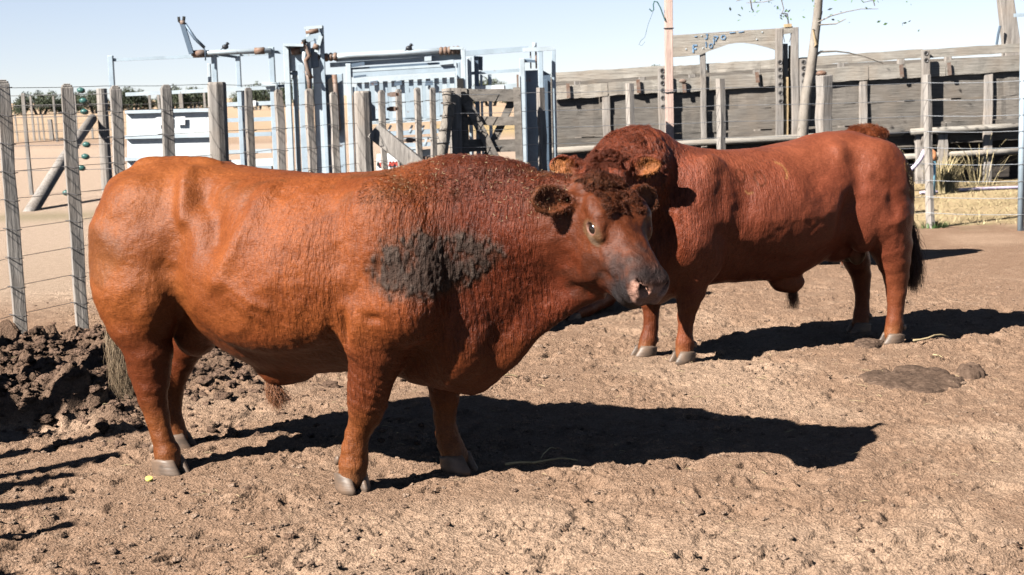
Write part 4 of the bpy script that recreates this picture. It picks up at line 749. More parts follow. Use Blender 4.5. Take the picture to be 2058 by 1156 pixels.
# ================================================================== wire fences
def wrap_post(b, top, bot, w, d, round_top=True, jit=.004):
    b.beam(bot, top, w, d, up=(.9, .4, 0), jit=jit, segs=7)
    if round_top:
        t_ = Vector(top); dd = (t_ - Vector(bot)).normalized(); sx = dd.cross(Vector((.9, .4, 0))).normalized(); b.beam(t_ - dd * .004, t_ + dd * w * .18, w * .8, d * .8, up=(.9, .4, 0)); b.beam(t_ + dd * w * .17, t_ + dd * w * .30, w * .45, d * .55, up=(.9, .4, 0))
F1 = empty('wire_fence', (-3.3, 9.5, 0)); tag(F1, 'wire fence of grey wooden posts running back from the left edge of the yard', 'fence')
def kid(b, name, mat, root, **k):
    o = b.done(name, mat, root, **k); o.matrix_parent_inverse = Matrix.Translation(-Vector(root.location)); return o
def fence_pt(u):
    A = np.array([-3.294, 9.516]); dvec = np.array([.26, .53]); x = u - IW / 2
    # point of the fence line seen in image column u (on the ground)
    lo_, hi_ = 0.0, 40.0
    for _ in range(50):
        mid = (lo_ + hi_) / 2; P = np.array([*(A + dvec * mid), .9]); d = P - np.array([0, 0, CAM_H]); uu = IW / 2 + FPX * (d @ c_r) / (d @ c_w)
        if uu < u: lo_ = mid
        else: hi_ = mid
    return A + dvec * lo_
posts1 = [(26, 160, .076, 'n'), (150, 168, .075, 'n'), (243, 172, .07, 'n'), (343, 170, .07, 'n'), (446, 165, .15, 'b'), (508, 176, .055, 'n'), (569, 180, .06, 'n'), (628, 178, .06, 'n'), (677, 185, .06, 'n'), (735, 183, .165, 'b'), (774, 181, .05, 'n'), (808, 179, .05, 'n'), (842, 176, .05, 'n'), (872, 176, .05, 'n'), (916, 178, .11, 'b')]
PTS1 = []
for (u, vt, wd, ty) in posts1:
    g2 = fence_pt(u); top = at(u - 8, vt, g2[1]); zt = top[2]; PTS1.append((g2[0], g2[1], zt)); b = MB(); lean = random.uniform(-.012, .012)
    if ty == 'b': b.tube([(g2[0], g2[1], -.2), (g2[0] + .004, g2[1], .5), (g2[0] - .005, g2[1], 1.1), (g2[0] + lean, g2[1], zt - .02), (g2[0] + lean, g2[1], zt)], [wd * .52, wd * .54, wd * .5, wd * .5, wd * .46], 9)
    else: wrap_post(b, (g2[0] + lean, g2[1], zt - wd * .3), (g2[0], g2[1], -.2), wd, wd * 1.1)
    kid(b, 'post', M['wood_v'], F1, bevel=.008)
# the fence goes on towards the camera, out of the frame
side_posts = [(-3.36, 8.92, 1.76), (-3.42, 8.3, 1.75), (-3.46, 7.65, 1.77), (-3.50, 7.0, 1.75), (-3.52, 6.35, 1.76), (-3.54, 5.75, 1.74), (-3.56, 5.2, 1.76), (-3.66, 4.86, 1.75), (-3.60, 4.52, 1.75), (-3.48, 4.12, 1.77), (-3.55, 3.5, 1.78)]
for (px, py, zt) in side_posts:
    b = MB(); wrap_post(b, (px, py, zt), (px, py, -.2), .085 if py > 3.9 else .2, .085); kid(b, 'post', M['wood_v'], F1, bevel=.008)  # wide nearest post is added unseen to cast the lower left corner shadow
allp = [(a, b_, 0) for a, b_, c in side_posts[::-1]] + [(a, b_, 0) for a, b_, c in PTS1]
WZ = [1.755, 1.57, 1.385, 1.20, 1.015, .825, .635, .44, .25]
for k, wz in enumerate(WZ):
    b = MB(); pts = [(a - .048, b_ - .03, wz + random.uniform(-.008, .008)) for a, b_, c in allp]; b.tube(pts, .0021, 5); kid(b, 'wire', M['wire'], F1)
b = MB()
for (a, b_, zt) in PTS1:
    for wz in WZ:
        if wz < zt - .03: b.tube([(a - .062, b_ - .02, wz + .004), (a - .02, b_ - .066, wz + .008), (a + .04, b_ - .058, wz - .008), (a + .06, b_ - .02, wz - .004)], .0034, 5)
o = kid(b, 'wire_tie', M['wire'], F1); o['kind'] = 'stuff'
J = PTS1[9]; b = MB(); e0 = at(752, 262, J[1] - .12); e1 = at(862, 352, J[1] - .22); e1 = e0 + (e1 - e0) * (1.26 / (e0[2] - e1[2])); b.beam(e0, e1, .12, .16, up=np.cross(e1 - e0, (0, 1, 0)), jit=.006, segs=6); kid(b, 'brace', M['wood_v'], F1, bevel=.012)
for (u, v_) in ((790, 190), (789, 219), (824, 282), (852, 319)):
    g3 = fence_pt(u); c = at(u, v_, g3[1] - .05); b = MB(); b.beam(c - [.055, 0, 0], c + [.055, 0, 0], .03, .03); b.beam(c - [.03, .02, 0], c + [.03, -.02, 0], .02, .045); kid(b, 'ratchet_strainer', M['rusty'], F1)
# timber hurdle added out of frame at left to shade the dug soil
F1b = empty('shade_hurdle', (-3.6, 7.0, 0)); tag(F1b, 'low hurdle of wide boards added out of view at left to shade the soil', 'hurdle'); 
for k in range(4):
    b = MB(); b.beam((-3.44, 6.2, .18 + .25 * k), (-3.40, 7.75, .18 + .25 * k), .03, .21, up=(0, 0, 1), jit=.004, segs=3); kid(b, 'board', M['wood_h'], F1b)
for yy in (6.25, 7.7):
    b = MB(); b.beam((-3.40, yy, -.1), (-3.37, yy, 1.08), .07, .05); kid(b, 'upright', M['wood_v'], F1b)

# twisted gate post and X gate
GP = fence_pt(893); TG = empty('wooden_gate', (GP[0] + .35, GP[1] + .3, 0)); tag(TG, 'dark timber gate with X brace beside the steel crush', 'gate')
YG = GP[1] + .25
def gbeam(p1, p2, w_, name, mat, root, th=.05, Y=None, dy=0, **k):
    a, c = at(*p1, Y + dy), at(*p2, Y + dy); b = MB(); d = c - a; b.beam(a, c, th, w_, up=np.cross(d, (0, 1, 0)) * (1 if np.cross(d, (0, 1, 0))[2] > 0 else -1), jit=k.pop('jit', .003), segs=k.pop('segs', 3)); return kid(b, name, mat, root, **k)
ZP = lambda px: px / FPX
def gx(p1, p2, wpx, name, mat=None, th=.05, dy=0, root=None, Y=None, **k):
    "a timber or steel bar between two image points at distance Y, wpx wide"
    Y = Y or YG; return gbeam(p1, p2, wpx * Y / FPX, name, mat or M['wood_gate'], root or TG, th, Y, dy, **k)
gx((930, 191), (1041, 192), 24, 'rail'); gx((932, 243), (1036, 243), 17, 'rail'); gx((934, 293), (1036, 292), 24, 'rail'); gx((936, 352), (1036, 352), 22, 'rail')
gx((938, 205), (1012, 352), 18, 'brace', dy=-.055); gx((1028, 205), (962, 352), 15, 'brace', dy=.055)
gx((930, 178), (941, 420), 16, 'stile', M['wood_gate'], .08); gx((1038, 176), (1048, 420), 15, 'stile', M['wood_gate'], .08)
GPo = empty('gate_post', (GP[0], GP[1], 0)); tag(GPo, 'pale crooked gate post with wires knotted round it at the fence corner', 'post')
b = MB(); pts = [at(u, v_, GP[1]) for u, v_ in ((897, 178), (900, 200), (902, 225), (897, 250), (893, 272), (888, 300), (884, 330), (886, 380))]; pts.append(np.array([pts[-1][0], pts[-1][1], -.2])); b.tube(pts, [.05, .052, .058, .058, .066, .07, .068, .07, .07], 9); kid(b, 'post', M['bark'], GPo, smooth=True)
b = MB()
for (u, v_) in ((897, 185), (901, 207), (899, 233), (894, 260), (889, 287), (893, 312)):
    c = at(u, v_, GP[1]); b.tube([c + np.array([math.cos(q) * .075, math.sin(q) * .075, .006 * math.sin(3 * q)]) for q in np.linspace(0, 6.28, 14)], .005, 5); b.tube([c + [.05, -.06, 0], c + [.075, -.065, -.015]], .004, 5)
kid(b, 'wire_knot', M['wire'], GPo)
gx((916, 177), (924, 480), 20, 'post', M['wood_v'], .1, dy=-.12, root=GPo)

# right-hand wire fence
F2 = empty('wire_fence', (1.5, 15.6, 0)); tag(F2, 'taut wire fence of thin droppers crossing behind the bulls to the right', 'fence')
p2 = [(1090, 176, 15.35, .085, 'wood_v'), (1270, 168, 15.7, .08, 'wood_v'), (1451, 158, 15.9, .085, 'wood_v')]
xs2 = []
for (u, vt, Y, wd, mt) in p2:
    t_ = at(u - 4, vt, Y); xs2.append((t_[0], Y)); b = MB(); wrap_post(b, (t_[0], Y, t_[2]), (t_[0] + .02, Y, -.1), wd, .06, False); kid(b, 'post', M[mt], F2)
t_ = at(1862, 150, 16.25); xs2.append((t_[0], 16.25)); b = MB(); wrap_post(b, tuple(t_), (gnd(1873, 459)[0], 16.25, -.1), .085, .05, False); kid(b, 'post', M['wood_v'], F2)
for (u, v_) in ((1865, 172), (1867, 195), (1868, 230), (1870, 300), (1871, 350)): pass
t_ = at(2057, 75, 15.75); xs2.append((t_[0], 15.75)); b = MB(); b.tube([(t_[0] + .02, 15.75, -.1), (t_[0], 15.75, t_[2])], .035, 10); kid(b, 'post', M['galv'], F2, smooth=True)
WP = [(GP[0] + .05, GP[1])] + xs2 + [(7.2, 15.4)]
for wz in (1.63, 1.44, 1.265, 1.09, .91, .73, .545, .36, .18):
    b = MB(); pts = []
    for (a, b_), (c_, d_) in zip(WP, WP[1:]):
        for k in range(4): f = k / 4; pts.append((a + (c_ - a) * f, b_ + (d_ - b_) * f - .04, wz - .012 * math.sin(math.pi * f)))
    pts.append((WP[-1][0], WP[-1][1], wz)); b.tube(pts, .0030, 5); kid(b, 'wire', M['wire_l'], F2)
PO = empty('tall_pole', (at(1346, 280, 16.1)[0], 16.1, 0)); tag(PO, 'tall square pinkish timber pole rising out of the picture', 'pole')
p0 = at(1346, 285, 16.1); p1 = at(1343, -40, 16.1); dd = p1 - p0; b = MB(); b.beam(p0 - dd * (p0[2] + .2) / dd[2], p1, .085, .085, up=(0, 1, 0), jit=.002, segs=8); kid(b, 'shaft', M['wood_pink'], PO, bevel=.006)
b = MB(); c = at(1344, 57, 16.1); b.tube([c + [-.05, -.05, 0], c + [.05, -.05, 0], c + [.05, .05, 0], c + [-.05, .05, 0], c + [-.05, -.05, 0]], .005, 5); c = at(1346, 186, 16.1); b.tube([c + [-.05, -.05, 0], c + [.05, -.05, .01], c + [.05, .05, 0], c + [-.05, .05, 0], c + [-.05, -.05, 0]], .006, 5); kid(b, 'wire_band', M['wire'], PO)
b = MB(); b.tube([at(u, v_, 16.05) for u, v_ in ((1337, 42), (1327, 15), (1321, 4), (1315, 3), (1313, 10), (1314, 20), (1310, 23), (1305, 18))], .007, 6); b.tube([at(u, v_, 16.05) for u, v_ in ((1313, 22), (1303, 48), (1296, 75), (1288, 82), (1284, 90), (1290, 92), (1296, 84))], .002, 4); kid(b, 'hanging_hook', M['insul'], PO)
# ================================================================== steel cattle crush
YC = 19.2; CR = empty('cattle_crush', (at(800, 300, YC)[0], YC, 0)); tag(CR, 'pale galvanised steel cattle crush with head bail, slatted sides and rusty springs', 'cattle crush')
def cb(p1, p2, wpx, name, mat='galv', th=.06, dy=0, root=None, segs=1, **k): return gx(p1, p2, wpx, name, M[mat], th, dy, root or CR, YC, jit=0, segs=segs, **k)
def down(u, v_, wpx, name, mat='galv', th=.06, dy=0, root=None, lean=.058):
    "upright from the image point down to the ground"
    a = at(u, v_, YC + dy); b = MB(); w_ = wpx * YC / FPX; b.beam((a[0], YC + dy, -.05), a, w_, th, up=(0, 1, 0)); return kid(b, name, M[mat], root or CR, bevel=.006)
def sheet(poly, name, mat, th=.02, dy=0, root=None): b = MB(); b.prism([at(u, v_, YC + dy) for u, v_ in poly], th); return kid(b, name, M[mat], root or CR)
def ctube(pts, r, name, mat='galv', dy=0, n=8, root=None): b = MB(); b.tube([at(u, v_, YC + dy) for u, v_ in pts], r, n); return kid(b, name, M[mat], root or CR, smooth=True)
# main body: uprights
down(640, 118, 22, 'upright', 'galv_white', .12); down(660, 150, 16, 'upright', 'galv', .1, .10); down(681, 148, 15, 'upright', 'galv', .1, .05); down(700, 128, 10, 'upright', 'galv_white', .06, -.03); down(713, 175, 9, 'upright', 'galv', .06)
down(606, 128, 14, 'upright', 'galv', .1); down(575, 90, 11, 'upright', 'galv_white', .08); down(592, 140, 9, 'upright', 'galv', .08, .15); down(621, 150, 8, 'upright', 'galv', .05, .1)
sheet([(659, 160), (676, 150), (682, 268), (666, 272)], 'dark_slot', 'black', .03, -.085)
ctube([(672, 150), (676, 190), (680, 262)], .035, 'piston', 'rusty', -.10)
sheet([(571, 90), (614, 91), (612, 142), (574, 143)], 'end_box', 'galv', .35, .02); cb((573, 91), (614, 92), 5, 'box_rim', 'galv_white', .42, -.02); sheet([(577, 146), (610, 143), (610, 152), (577, 150)], 'box_shade', 'galv_dark', .3, .04)  # dark sheet put in for the shade below the end box
ctube([(585, 103), (613, 99)], .035, 'spring_rod', 'galv_white', -.03); ctube([(586, 104), (604, 101)], .05, 'spring', 'rusty', -.03, 7)
# head bail tower
down(619, 60, 7, 'tower_post', 'galv_white', .05, -.1); down(646, 52, 8, 'tower_post', 'galv', .06, -.05)
cb((612, 57), (648, 54), 6, 'tower_rail', 'galv_white', .08, -.08); ctube([(615, 66), (640, 61)], .035, 'spring', 'rusty', -.10, 7); cb((612, 82), (646, 70), 11, 'tower_plate', 'galv', .05, -.12); cb((645, 72), (636, 105), 8, 'tower_strut', 'galv_white', .05, -.13); cb((632, 78), (637, 98), 3, 'tower_strut', 'galv_dark', .04, -.13)
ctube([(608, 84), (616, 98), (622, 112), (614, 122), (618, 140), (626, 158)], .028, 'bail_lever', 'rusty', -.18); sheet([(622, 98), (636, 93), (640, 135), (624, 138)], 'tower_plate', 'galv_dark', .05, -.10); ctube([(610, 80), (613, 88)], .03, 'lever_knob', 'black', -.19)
ctube([(612, 104), (611, 118), (617, 132), (620, 150)], .03, 'bail_lever', 'galv_white', -.16); ctube([(616, 142), (621, 165), (623, 200)], .026, 'bail_rod', 'rusty', -.15); ctube([(630, 92), (640, 96)], .04, 'spring', 'rusty', -.14, 7)
# long top tubes with springs
ctube([(638, 118), (700, 112), (800, 107), (925, 100)], .040, 'top_tube', 'galv_white', -.02, 12)
for (a, c) in (((638, 117), (674, 114)), ((887, 103), (920, 101))):
    P0, P1_ = at(*a, YC - .02), at(*c, YC - .02); b = MB()
    for k in range(5): f = k / 4; q = P0 + (P1_ - P0) * f; b.ball(q, .058, 2, (.7, 1, 1))
    kid(b, 'spring', M['rusty'], CR, smooth=True)
cb((676, 121), (926, 107), 7, 'side_rail', 'galv', .08, .05); cb((664, 131), (930, 115), 9, 'side_rail', 'galv', .08, .10); cb((700, 140), (885, 128), 6, 'side_rail', 'galv_dark', .05, .02); cb((697, 144), (912, 131), 6, 'side_rail', 'galv_white', .06, -.01); cb((700, 151), (915, 138), 10, 'side_rail', 'galv', .08, .0)
cb((712, 163), (915, 151), 8, 'slat_rail', 'galv_white', .07, -.05); cb((700, 133), (733, 128), 7, 'shade_strip', 'galv_dark', .04, -.03); cb((884, 127), (912, 124), 8, 'latch_box', 'galv_white', .08, -.04); sheet([(853, 114), (867, 113), (867, 122), (853, 123)], 'latch_box', 'galv_white', .06, -.08); cb((711, 155), (736, 152), 4, 'shade_strip', 'galv_dark', .03, -.07)  # dark bars put in for the shade under the rails
for k, u in enumerate((722, 737, 757, 774, 791, 808, 826, 843, 860, 877, 893, 908)):
    cb((u, 160 - (u - 715) * .06), (u + 3, 241 - (u - 715) * .05), 9, 'slat', 'galv_white' if k % 3 else 'galv', .05, .0)
for u in (751, 800, 862): sheet([(u - 7, 164), (u + 7, 162), (u + 8, 171), (u - 8, 173)], 'hook_bracket', 'galv_dark', .05, -.1)
sheet([(716, 170), (915, 158), (917, 238), (720, 248)], 'back_sheet', 'galv', .02, .9)
cb((745, 247), (905, 239), 6, 'sill_rail', 'galv_white', .1, -.06); cb((760, 270), (905, 262), 9, 'sill_rail', 'galv', .08, .0); cb((750, 281), (905, 276), 5, 'sill_rail', 'galv_white', .06, .02); cb((770, 294), (905, 288), 8, 'sill_rail', 'galv', .08, .0)
for u in (786, 806, 829, 852, 875, 893): cb((u, 252), (u - 7, 266), 4, 'louvre_link', 'galv_white', .04, -.03)
for u in (800, 858): cb((u, 276), (u - 5, 291), 4, 'louvre_link', 'galv_white', .04, -.03)
sheet([(757, 310), (900, 296), (902, 400), (757, 410)], 'lower_sheet', 'galv_sheet', .03, .12); cb((820, 301), (846, 297), 6, 'foot_lever', 'galv_white', .05, -.06); cb((832, 300), (834, 322), 7, 'foot_lever', 'galv_white', .05, -.06)
sg = sheet([(756, 319), (814, 315), (815, 346), (757, 349)], 'sign_panel', 'white_sheet', .012, -.12)
# lettering on the sign, part of it hidden by post and brace: a red F, A, R, M and a dark mark
def strokes(segs, r, Y, name, mat, root, flat=.02):
    b = MB()
    for (p, q) in segs: a, c = at(*p, Y), at(*q, Y); b.beam(a, c, .012, r, up=np.cross(c - a, (0, 1, 0)))
    return kid(b, name, M[mat], root)
def letter(ch, x, y, w_, h):
    G = {'F': [((0, 1), (0, 0)), ((0, 0), (1, 0)), ((0, .48), (.8, .48))], 'A': [((0, 1), (.5, 0)), ((.5, 0), (1, 1)), ((.2, .65), (.8, .65))], 'R': [((0, 1), (0, 0)), ((0, 0), (.9, .05)), ((.9, .05), (.9, .45)), ((.9, .45), (0, .5)), ((.35, .5), (1, 1))], 'M': [((0, 1), (0, 0)), ((0, 0), (.5, .6)), ((.5, .6), (1, 0)), ((1, 0), (1, 1))], 'U': [((0, 0), (0, 1)), ((0, 1), (1, 1)), ((1, 1), (1, 0))],
         '1': [((.1, .25), (.5, 0)), ((.5, 0), (.5, 1))], '7': [((0, 0), (1, 0)), ((1, 0), (.35, 1))], '0': [((.3, 0), (.8, 0)), ((.8, 0), (1, .4)), ((1, .4), (.8, 1)), ((.8, 1), (.2, 1)), ((.2, 1), (0, .5)), ((0, .5), (.3, 0))], '9': [((.9, .1), (.2, .1)), ((.2, .1), (.1, .45)), ((.1, .45), (.9, .5)), ((.9, .1), (.85, 1))], 'J': [((.7, 0), (.7, .8)), ((.7, .8), (.3, 1)), ((.3, 1), (0, .8)), ((.3, 0), (1, 0))], "'": [((.4, 0), (.3, .35))]}
    return [((x + p[0] * w_, y + p[1] * h), (x + q[0] * w_, y + q[1] * h)) for p, q in G[ch]]
sgs = []
for ch, u in (('A', 781), ('M', 790), ('U', 800)): sgs += letter(ch, u, 326 - (u - 760) * .05, 7, 9)
strokes(sgs, .018, YC - .135, 'lettering', 'red_paint', CR); strokes([((763, 329), (775, 328)), ((764, 333), (776, 332))], .03, YC - .135, 'logo_mark', 'red_paint', CR); strokes([((760, 326), (760, 334))], .03, YC - .137, 'logo_mark', 'black', CR)
# right-hand end of the crush
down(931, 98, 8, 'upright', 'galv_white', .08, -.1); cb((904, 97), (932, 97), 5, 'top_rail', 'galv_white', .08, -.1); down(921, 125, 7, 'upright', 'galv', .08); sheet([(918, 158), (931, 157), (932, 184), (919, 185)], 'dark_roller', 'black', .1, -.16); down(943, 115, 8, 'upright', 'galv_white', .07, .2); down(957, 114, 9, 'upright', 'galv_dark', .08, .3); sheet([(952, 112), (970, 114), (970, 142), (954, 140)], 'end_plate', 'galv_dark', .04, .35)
cb((930, 108), (1062, 98), 10, 'top_rail', 'galv', .08, .25); cb((940, 148), (1046, 141), 6, 'rail', 'galv', .06, .3); cb((948, 179), (1038, 173), 10, 'rail', 'galv_white', .08, .1); cb((988, 178), (1013, 176), 11, 'reflector_patch', 'white_sheet', .09, .09); down(984, 150, 7, 'upright', 'galv', .06, .32); down(967, 150, 5, 'upright', 'galv', .06, .32)
down(1049, 118, 10, 'upright', 'galv_white', .08, -.05); sheet([(1053, 142), (1081, 141), (1088, 420), (1058, 420)], 'slide_gate', 'galv_dark', .05, .05); sheet([(1048, 118), (1070, 117), (1070, 125), (1049, 126)], 'bracket', 'galv', .05, -.02); cb((1050, 101), (1114, 97), 8, 'tower_beam', 'galv_white', .1, .0); down(1086, 102, 9, 'upright', 'galv', .09, .0); down(1112, 99, 8, 'upright', 'galv', .09, .25); down(1097, 160, 8, 'upright', 'galv_dark', .08, .4); sheet([(1088, 140), (1106, 150), (1112, 420), (1092, 420)], 'slide_gate', 'galv_dark', .04, .45)
ctube([(1074, 86), (1074, 98)], .03, 'pulley', 'galv_white', 0); ctube([(1066, 103), (1067, 138)], .01, 'cable', 'wire', 0, 5); ctube([(1077, 103), (1078, 138)], .012, 'cable', 'rusty', 0, 5); sheet([(1050, 119), (1076, 121), (1076, 126), (1050, 124)], 'bracket', 'galv_dark', .04, -.06); cb((1040, 150), (1048, 420), 4, 'rust_strip', 'rusty', .03, -.1)
# yard panels left of the crush
YP = empty('steel_panel_yard', (at(400, 300, YC)[0], YC, 0)); tag(YP, 'blue-grey steel panel frame with sheeted gate left of the cattle crush', 'cattle panel')
down(222, 112, 10, 'upright', 'galv', .07, root=YP); down(430, 112, 10, 'upright', 'galv', .07, .02, YP); down(478, 113, 9, 'upright', 'galv', .07, .02, YP); down(545, 95, 11, 'upright', 'galv', .08, 0, YP); down(420, 128, 6, 'upright', 'galv_white', .05, .3, YP); down(488, 180, 9, 'upright', 'galv', .07, .3, YP); down(558, 165, 7, 'upright', 'galv', .06, .2, YP)
cb((218, 121), (425, 112), 6, 'top_rail', 'galv', .06, .03, YP); cb((425, 113), (545, 108), 5, 'top_rail', 'galv', .06, .12, YP); cb((545, 103), (575, 106), 7, 'top_rail', 'galv', .06, .1, YP); ctube([(385, 108), (430, 106), (545, 102)], .035, 'top_tube', 'galv_white', -.06, 10, YP); ctube([(388, 109), (412, 107)], .048, 'spring', 'rusty', -.06, 8, YP); ctube([(512, 103), (532, 102)], .046, 'spring', 'rusty', -.06, 8, YP)
cb((440, 110), (475, 115), 5, 'gusset', 'galv_dark', .05, 0, YP); sheet([(469, 113), (477, 113), (477, 122)], 'gusset', 'galv', .05, .0, YP); sheet([(537, 103), (548, 103), (548, 120)], 'gusset', 'galv', .05, -.03, YP)
cb((366, 46), (385, 108), 9, 'lever_arm', 'galv_dark', .05, -.1, YP); ctube([(371, 47), (392, 78), (411, 96)], .022, 'lever_strut', 'galv_dark', -.1, 8, YP); ctube([(359, 34), (360, 43), (364, 47), (369, 42), (370, 33)], .02, 'lever_fork', 'black', -.1, 6, YP); ctube([(363, 46), (371, 46)], .035, 'lever_pin', 'rusty', -.1, 7, YP); ctube([(408, 92), (413, 104), (413, 122)], .01, 'cable', 'galv_dark', -.1, 5, YP)
cb((253, 190), (545, 176), 7, 'rail', 'galv_white', .05, .0, YP); cb((455, 180), (575, 172), 5, 'rail', 'galv_dark', .05, .1, YP); ctube([(527, 170), (555, 169), (557, 184)], .028, 'handle', 'galv_white', -.08, 8, YP)
sheet([(254, 224), (432, 220), (436, 420), (258, 420)], 'gate_sheet', 'galv_sheet', .02, .03, YP)
for v_ in (225, 276, 320, 366): cb((252, v_), (436, v_ - 4), 7, 'sheet_rib', 'galv_white', .05, .0, YP)
for (u0, u1, v_) in ((313, 327, 244), (328, 342, 242), (352, 372, 243)): sheet([(u0, v_ - 8), (u1, v_ - 9), (u1, v_ + 8), (u0 + 2, v_ + 8)], 'sticker', 'white_sheet', .006, -.01, YP)
for v_ in (210, 242, 272, 306, 340): cb((455, v_), (546, v_ - 3), 8, 'rail', 'galv_white' if v_ in (210, 306) else 'galv', .05, .05, YP)
sheet([(494, 203), (514, 202), (514, 214), (494, 215)], 'sticker', 'white_sheet', .01, .0, YP); sheet([(455, 322), (548, 318), (550, 420), (457, 420)], 'gate_sheet', 'galv_sheet', .02, .08, YP)
for (u, v_, lb) in ((453, 101.5, 'small black bird perched on the rusty tube above the panel frame, left'), (822, 104, 'small black bird perched on the long top tube of the crush, right')):
    c = at(u, v_, YC - .04); br = empty('bird', tuple(c)); tag(br, lb.replace(', left', '').replace(', right', ''), 'bird', 'birds on the steel yard')
    b = MB(); b.ball(c + [0, 0, .045], .035, 3, (1.25, .8, .95)); kid(b, 'body', M['bird'], br, smooth=True); b = MB(); b.ball(c + [.03, 0, .085], .022, 3); kid(b, 'head', M['bird'], br, smooth=True)
    b = MB(); b.tube([c + [.048, 0, .085], c + [.066, 0, .081]], [.006, .001], 6); kid(b, 'beak', M['bird'], br); b = MB(); b.beam(c + [-.03, 0, .035], c + [-.075, 0, -.005], .022, .008); kid(b, 'tail', M['bird'], br)
    for s in (-.01, .01): b = MB(); b.tube([c + [0, s, .02], c + [.002, s, -.004]], .003, 5); kid(b, 'leg', M['bird'], br)

# ================================================================== timber loading ramp
YR = 23.6; LR = empty('loading_ramp', (at(1600, 250, YR)[0], YR, 0)); tag(LR, 'long weathered timber loading ramp of grey boards rising to the right', 'loading ramp')
def rb(p1, p2, wpx, name, mat='wood_h', th=.045, dy=0, root=None, jit=.005, segs=8, bevel=0): return gx(p1, p2, wpx, name, M[mat], th, dy, root or LR, YR, jit=jit, segs=segs, bevel=bevel)
def lin(u, a, c): return a + (c - a) * (u - 1118) / 939.0
def row(yl0, yl1, yr0, yr1, cuts, dy, name='board', th=.045):
    for a, c in zip(cuts, cuts[1:]):
        sh = random.uniform(-1, 1); m0 = .5 * (lin(a, yl0, yr0) + lin(a, yl1, yr1)) + sh; m1 = .5 * (lin(c, yl0, yr0) + lin(c, yl1, yr1)) + sh + random.uniform(-.8, .8)
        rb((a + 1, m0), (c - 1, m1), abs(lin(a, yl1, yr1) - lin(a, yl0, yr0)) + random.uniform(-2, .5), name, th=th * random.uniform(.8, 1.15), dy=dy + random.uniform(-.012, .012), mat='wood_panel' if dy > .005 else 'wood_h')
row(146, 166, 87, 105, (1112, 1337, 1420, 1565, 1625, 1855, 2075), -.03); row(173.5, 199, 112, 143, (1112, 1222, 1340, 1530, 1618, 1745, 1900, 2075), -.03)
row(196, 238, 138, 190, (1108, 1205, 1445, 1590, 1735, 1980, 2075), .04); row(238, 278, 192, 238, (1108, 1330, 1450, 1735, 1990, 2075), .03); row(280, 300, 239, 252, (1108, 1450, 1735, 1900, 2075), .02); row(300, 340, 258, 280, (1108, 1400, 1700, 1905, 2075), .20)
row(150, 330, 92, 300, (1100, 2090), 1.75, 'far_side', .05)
b = MB(); b.tube([at(u, lin(u, 303, 252), YR - .22) for u in (1108, 1200, 1360, 1600, 1700, 1816)], .055, 9); kid(b, 'bottom_pole', M['wood_h'], LR, smooth=True); b = MB(); b.tube([at(u, lin(u, 303, 252) + 1, YR - .2) for u in (1830, 1900, 1994, 2075)], .055, 9); kid(b, 'bottom_pole', M['wood_h'], LR, smooth=True)
b = MB(); b.tube([at(u, 316 - (u - 1810) * .053, YR - .1) for u in (1795, 1860, 1960, 2075)], .05, 9); kid(b, 'bottom_pole', M['wood_h'], LR, smooth=True)
def rpost(u, vt, wpx, dy, mat='wood_v', th=.1, root=None, holes=(), name='post'):
    a = at(u, vt, YR + dy); b = MB(); b.beam((a[0] + .02, YR + dy, -.1), a, wpx * YR / FPX, th, up=(0, 1, 0), jit=.004, segs=7); o = kid(b, name, M[mat], root or LR, bevel=.01)
    for v_ in holes:
        b = MB(); c = at(u + (v_ - vt) * .022 + 1, v_, YR + dy - th / 2 - .004); b.tube([c + [math.cos(q) * .03, 0, math.sin(q) * .03] for q in np.linspace(0, 6.28, 13)], .008, 5); h_ = kid(b, 'bolt_ring', M['wire'], root or LR)
        b = MB(); b.ball(c + [0, .002, 0], .018, 2, (1, .5, 1)); kid(b, 'bolt_hole', M['black'], root or LR)
    return o
for (u, vt, wp_) in ((1218, 192, 16), (1449, 178, 16), (1735, 163, 16), (1986, 147, 17)): rpost(u, vt, wp_, -.012, th=.072)
for u in (1160, 1290, 1390, 1520, 1690, 1810, 1905, 2030): rpost(u, lin(u, 160, 100), 14, 1.6, 'wood_v')
rpost(1330, 137, 16, -.16, holes=(142, 154, 167, 182, 197, 215)); rpost(1614, 119, 15, -.16, holes=(125, 137, 150, 164, 181)); rpost(1860, 101, 15, -.16, holes=(107, 121))
rpost(1845, 268, 11, -.12); rpost(1894, 258, 19, -.1); rpost(1984, 262, 14, .6)
for (u, v0, v1) in ((1141, 168, 197), (1282, 160, 187), (1521, 145, 166), (1811, 130, 155), (1907, 126, 151), (1374, 163, 186)): rb((u, v0), (u + 2, v1), 7, 'iron_strap', 'rusty', .02, -.10, jit=0, segs=1)
b = MB(); b.ball(at(1372, 163, YR - .11), .05, 2, (1.3, .6, .7)); kid(b, 'bolt_head', M['rusty'], LR)
# deep shade under the ramp floor, put in as a near-black sheet
b = MB(); b.prism([at(1500, 300, YR + .5), at(2100, 262, YR + .5), at(2100, 380, YR + .5), at(1500, 380, YR + .5)], .05); kid(b, 'under_shade_sheet', M['wood_dark'], LR)
b = MB(); a = at(1500, 288, YR); c = at(2100, 258, YR); b.beam((a[0], YR + .9, a[2]), (c[0], YR + .9, c[2]), 1.5, .05); kid(b, 'ramp_floor', M['wood_h'], LR)
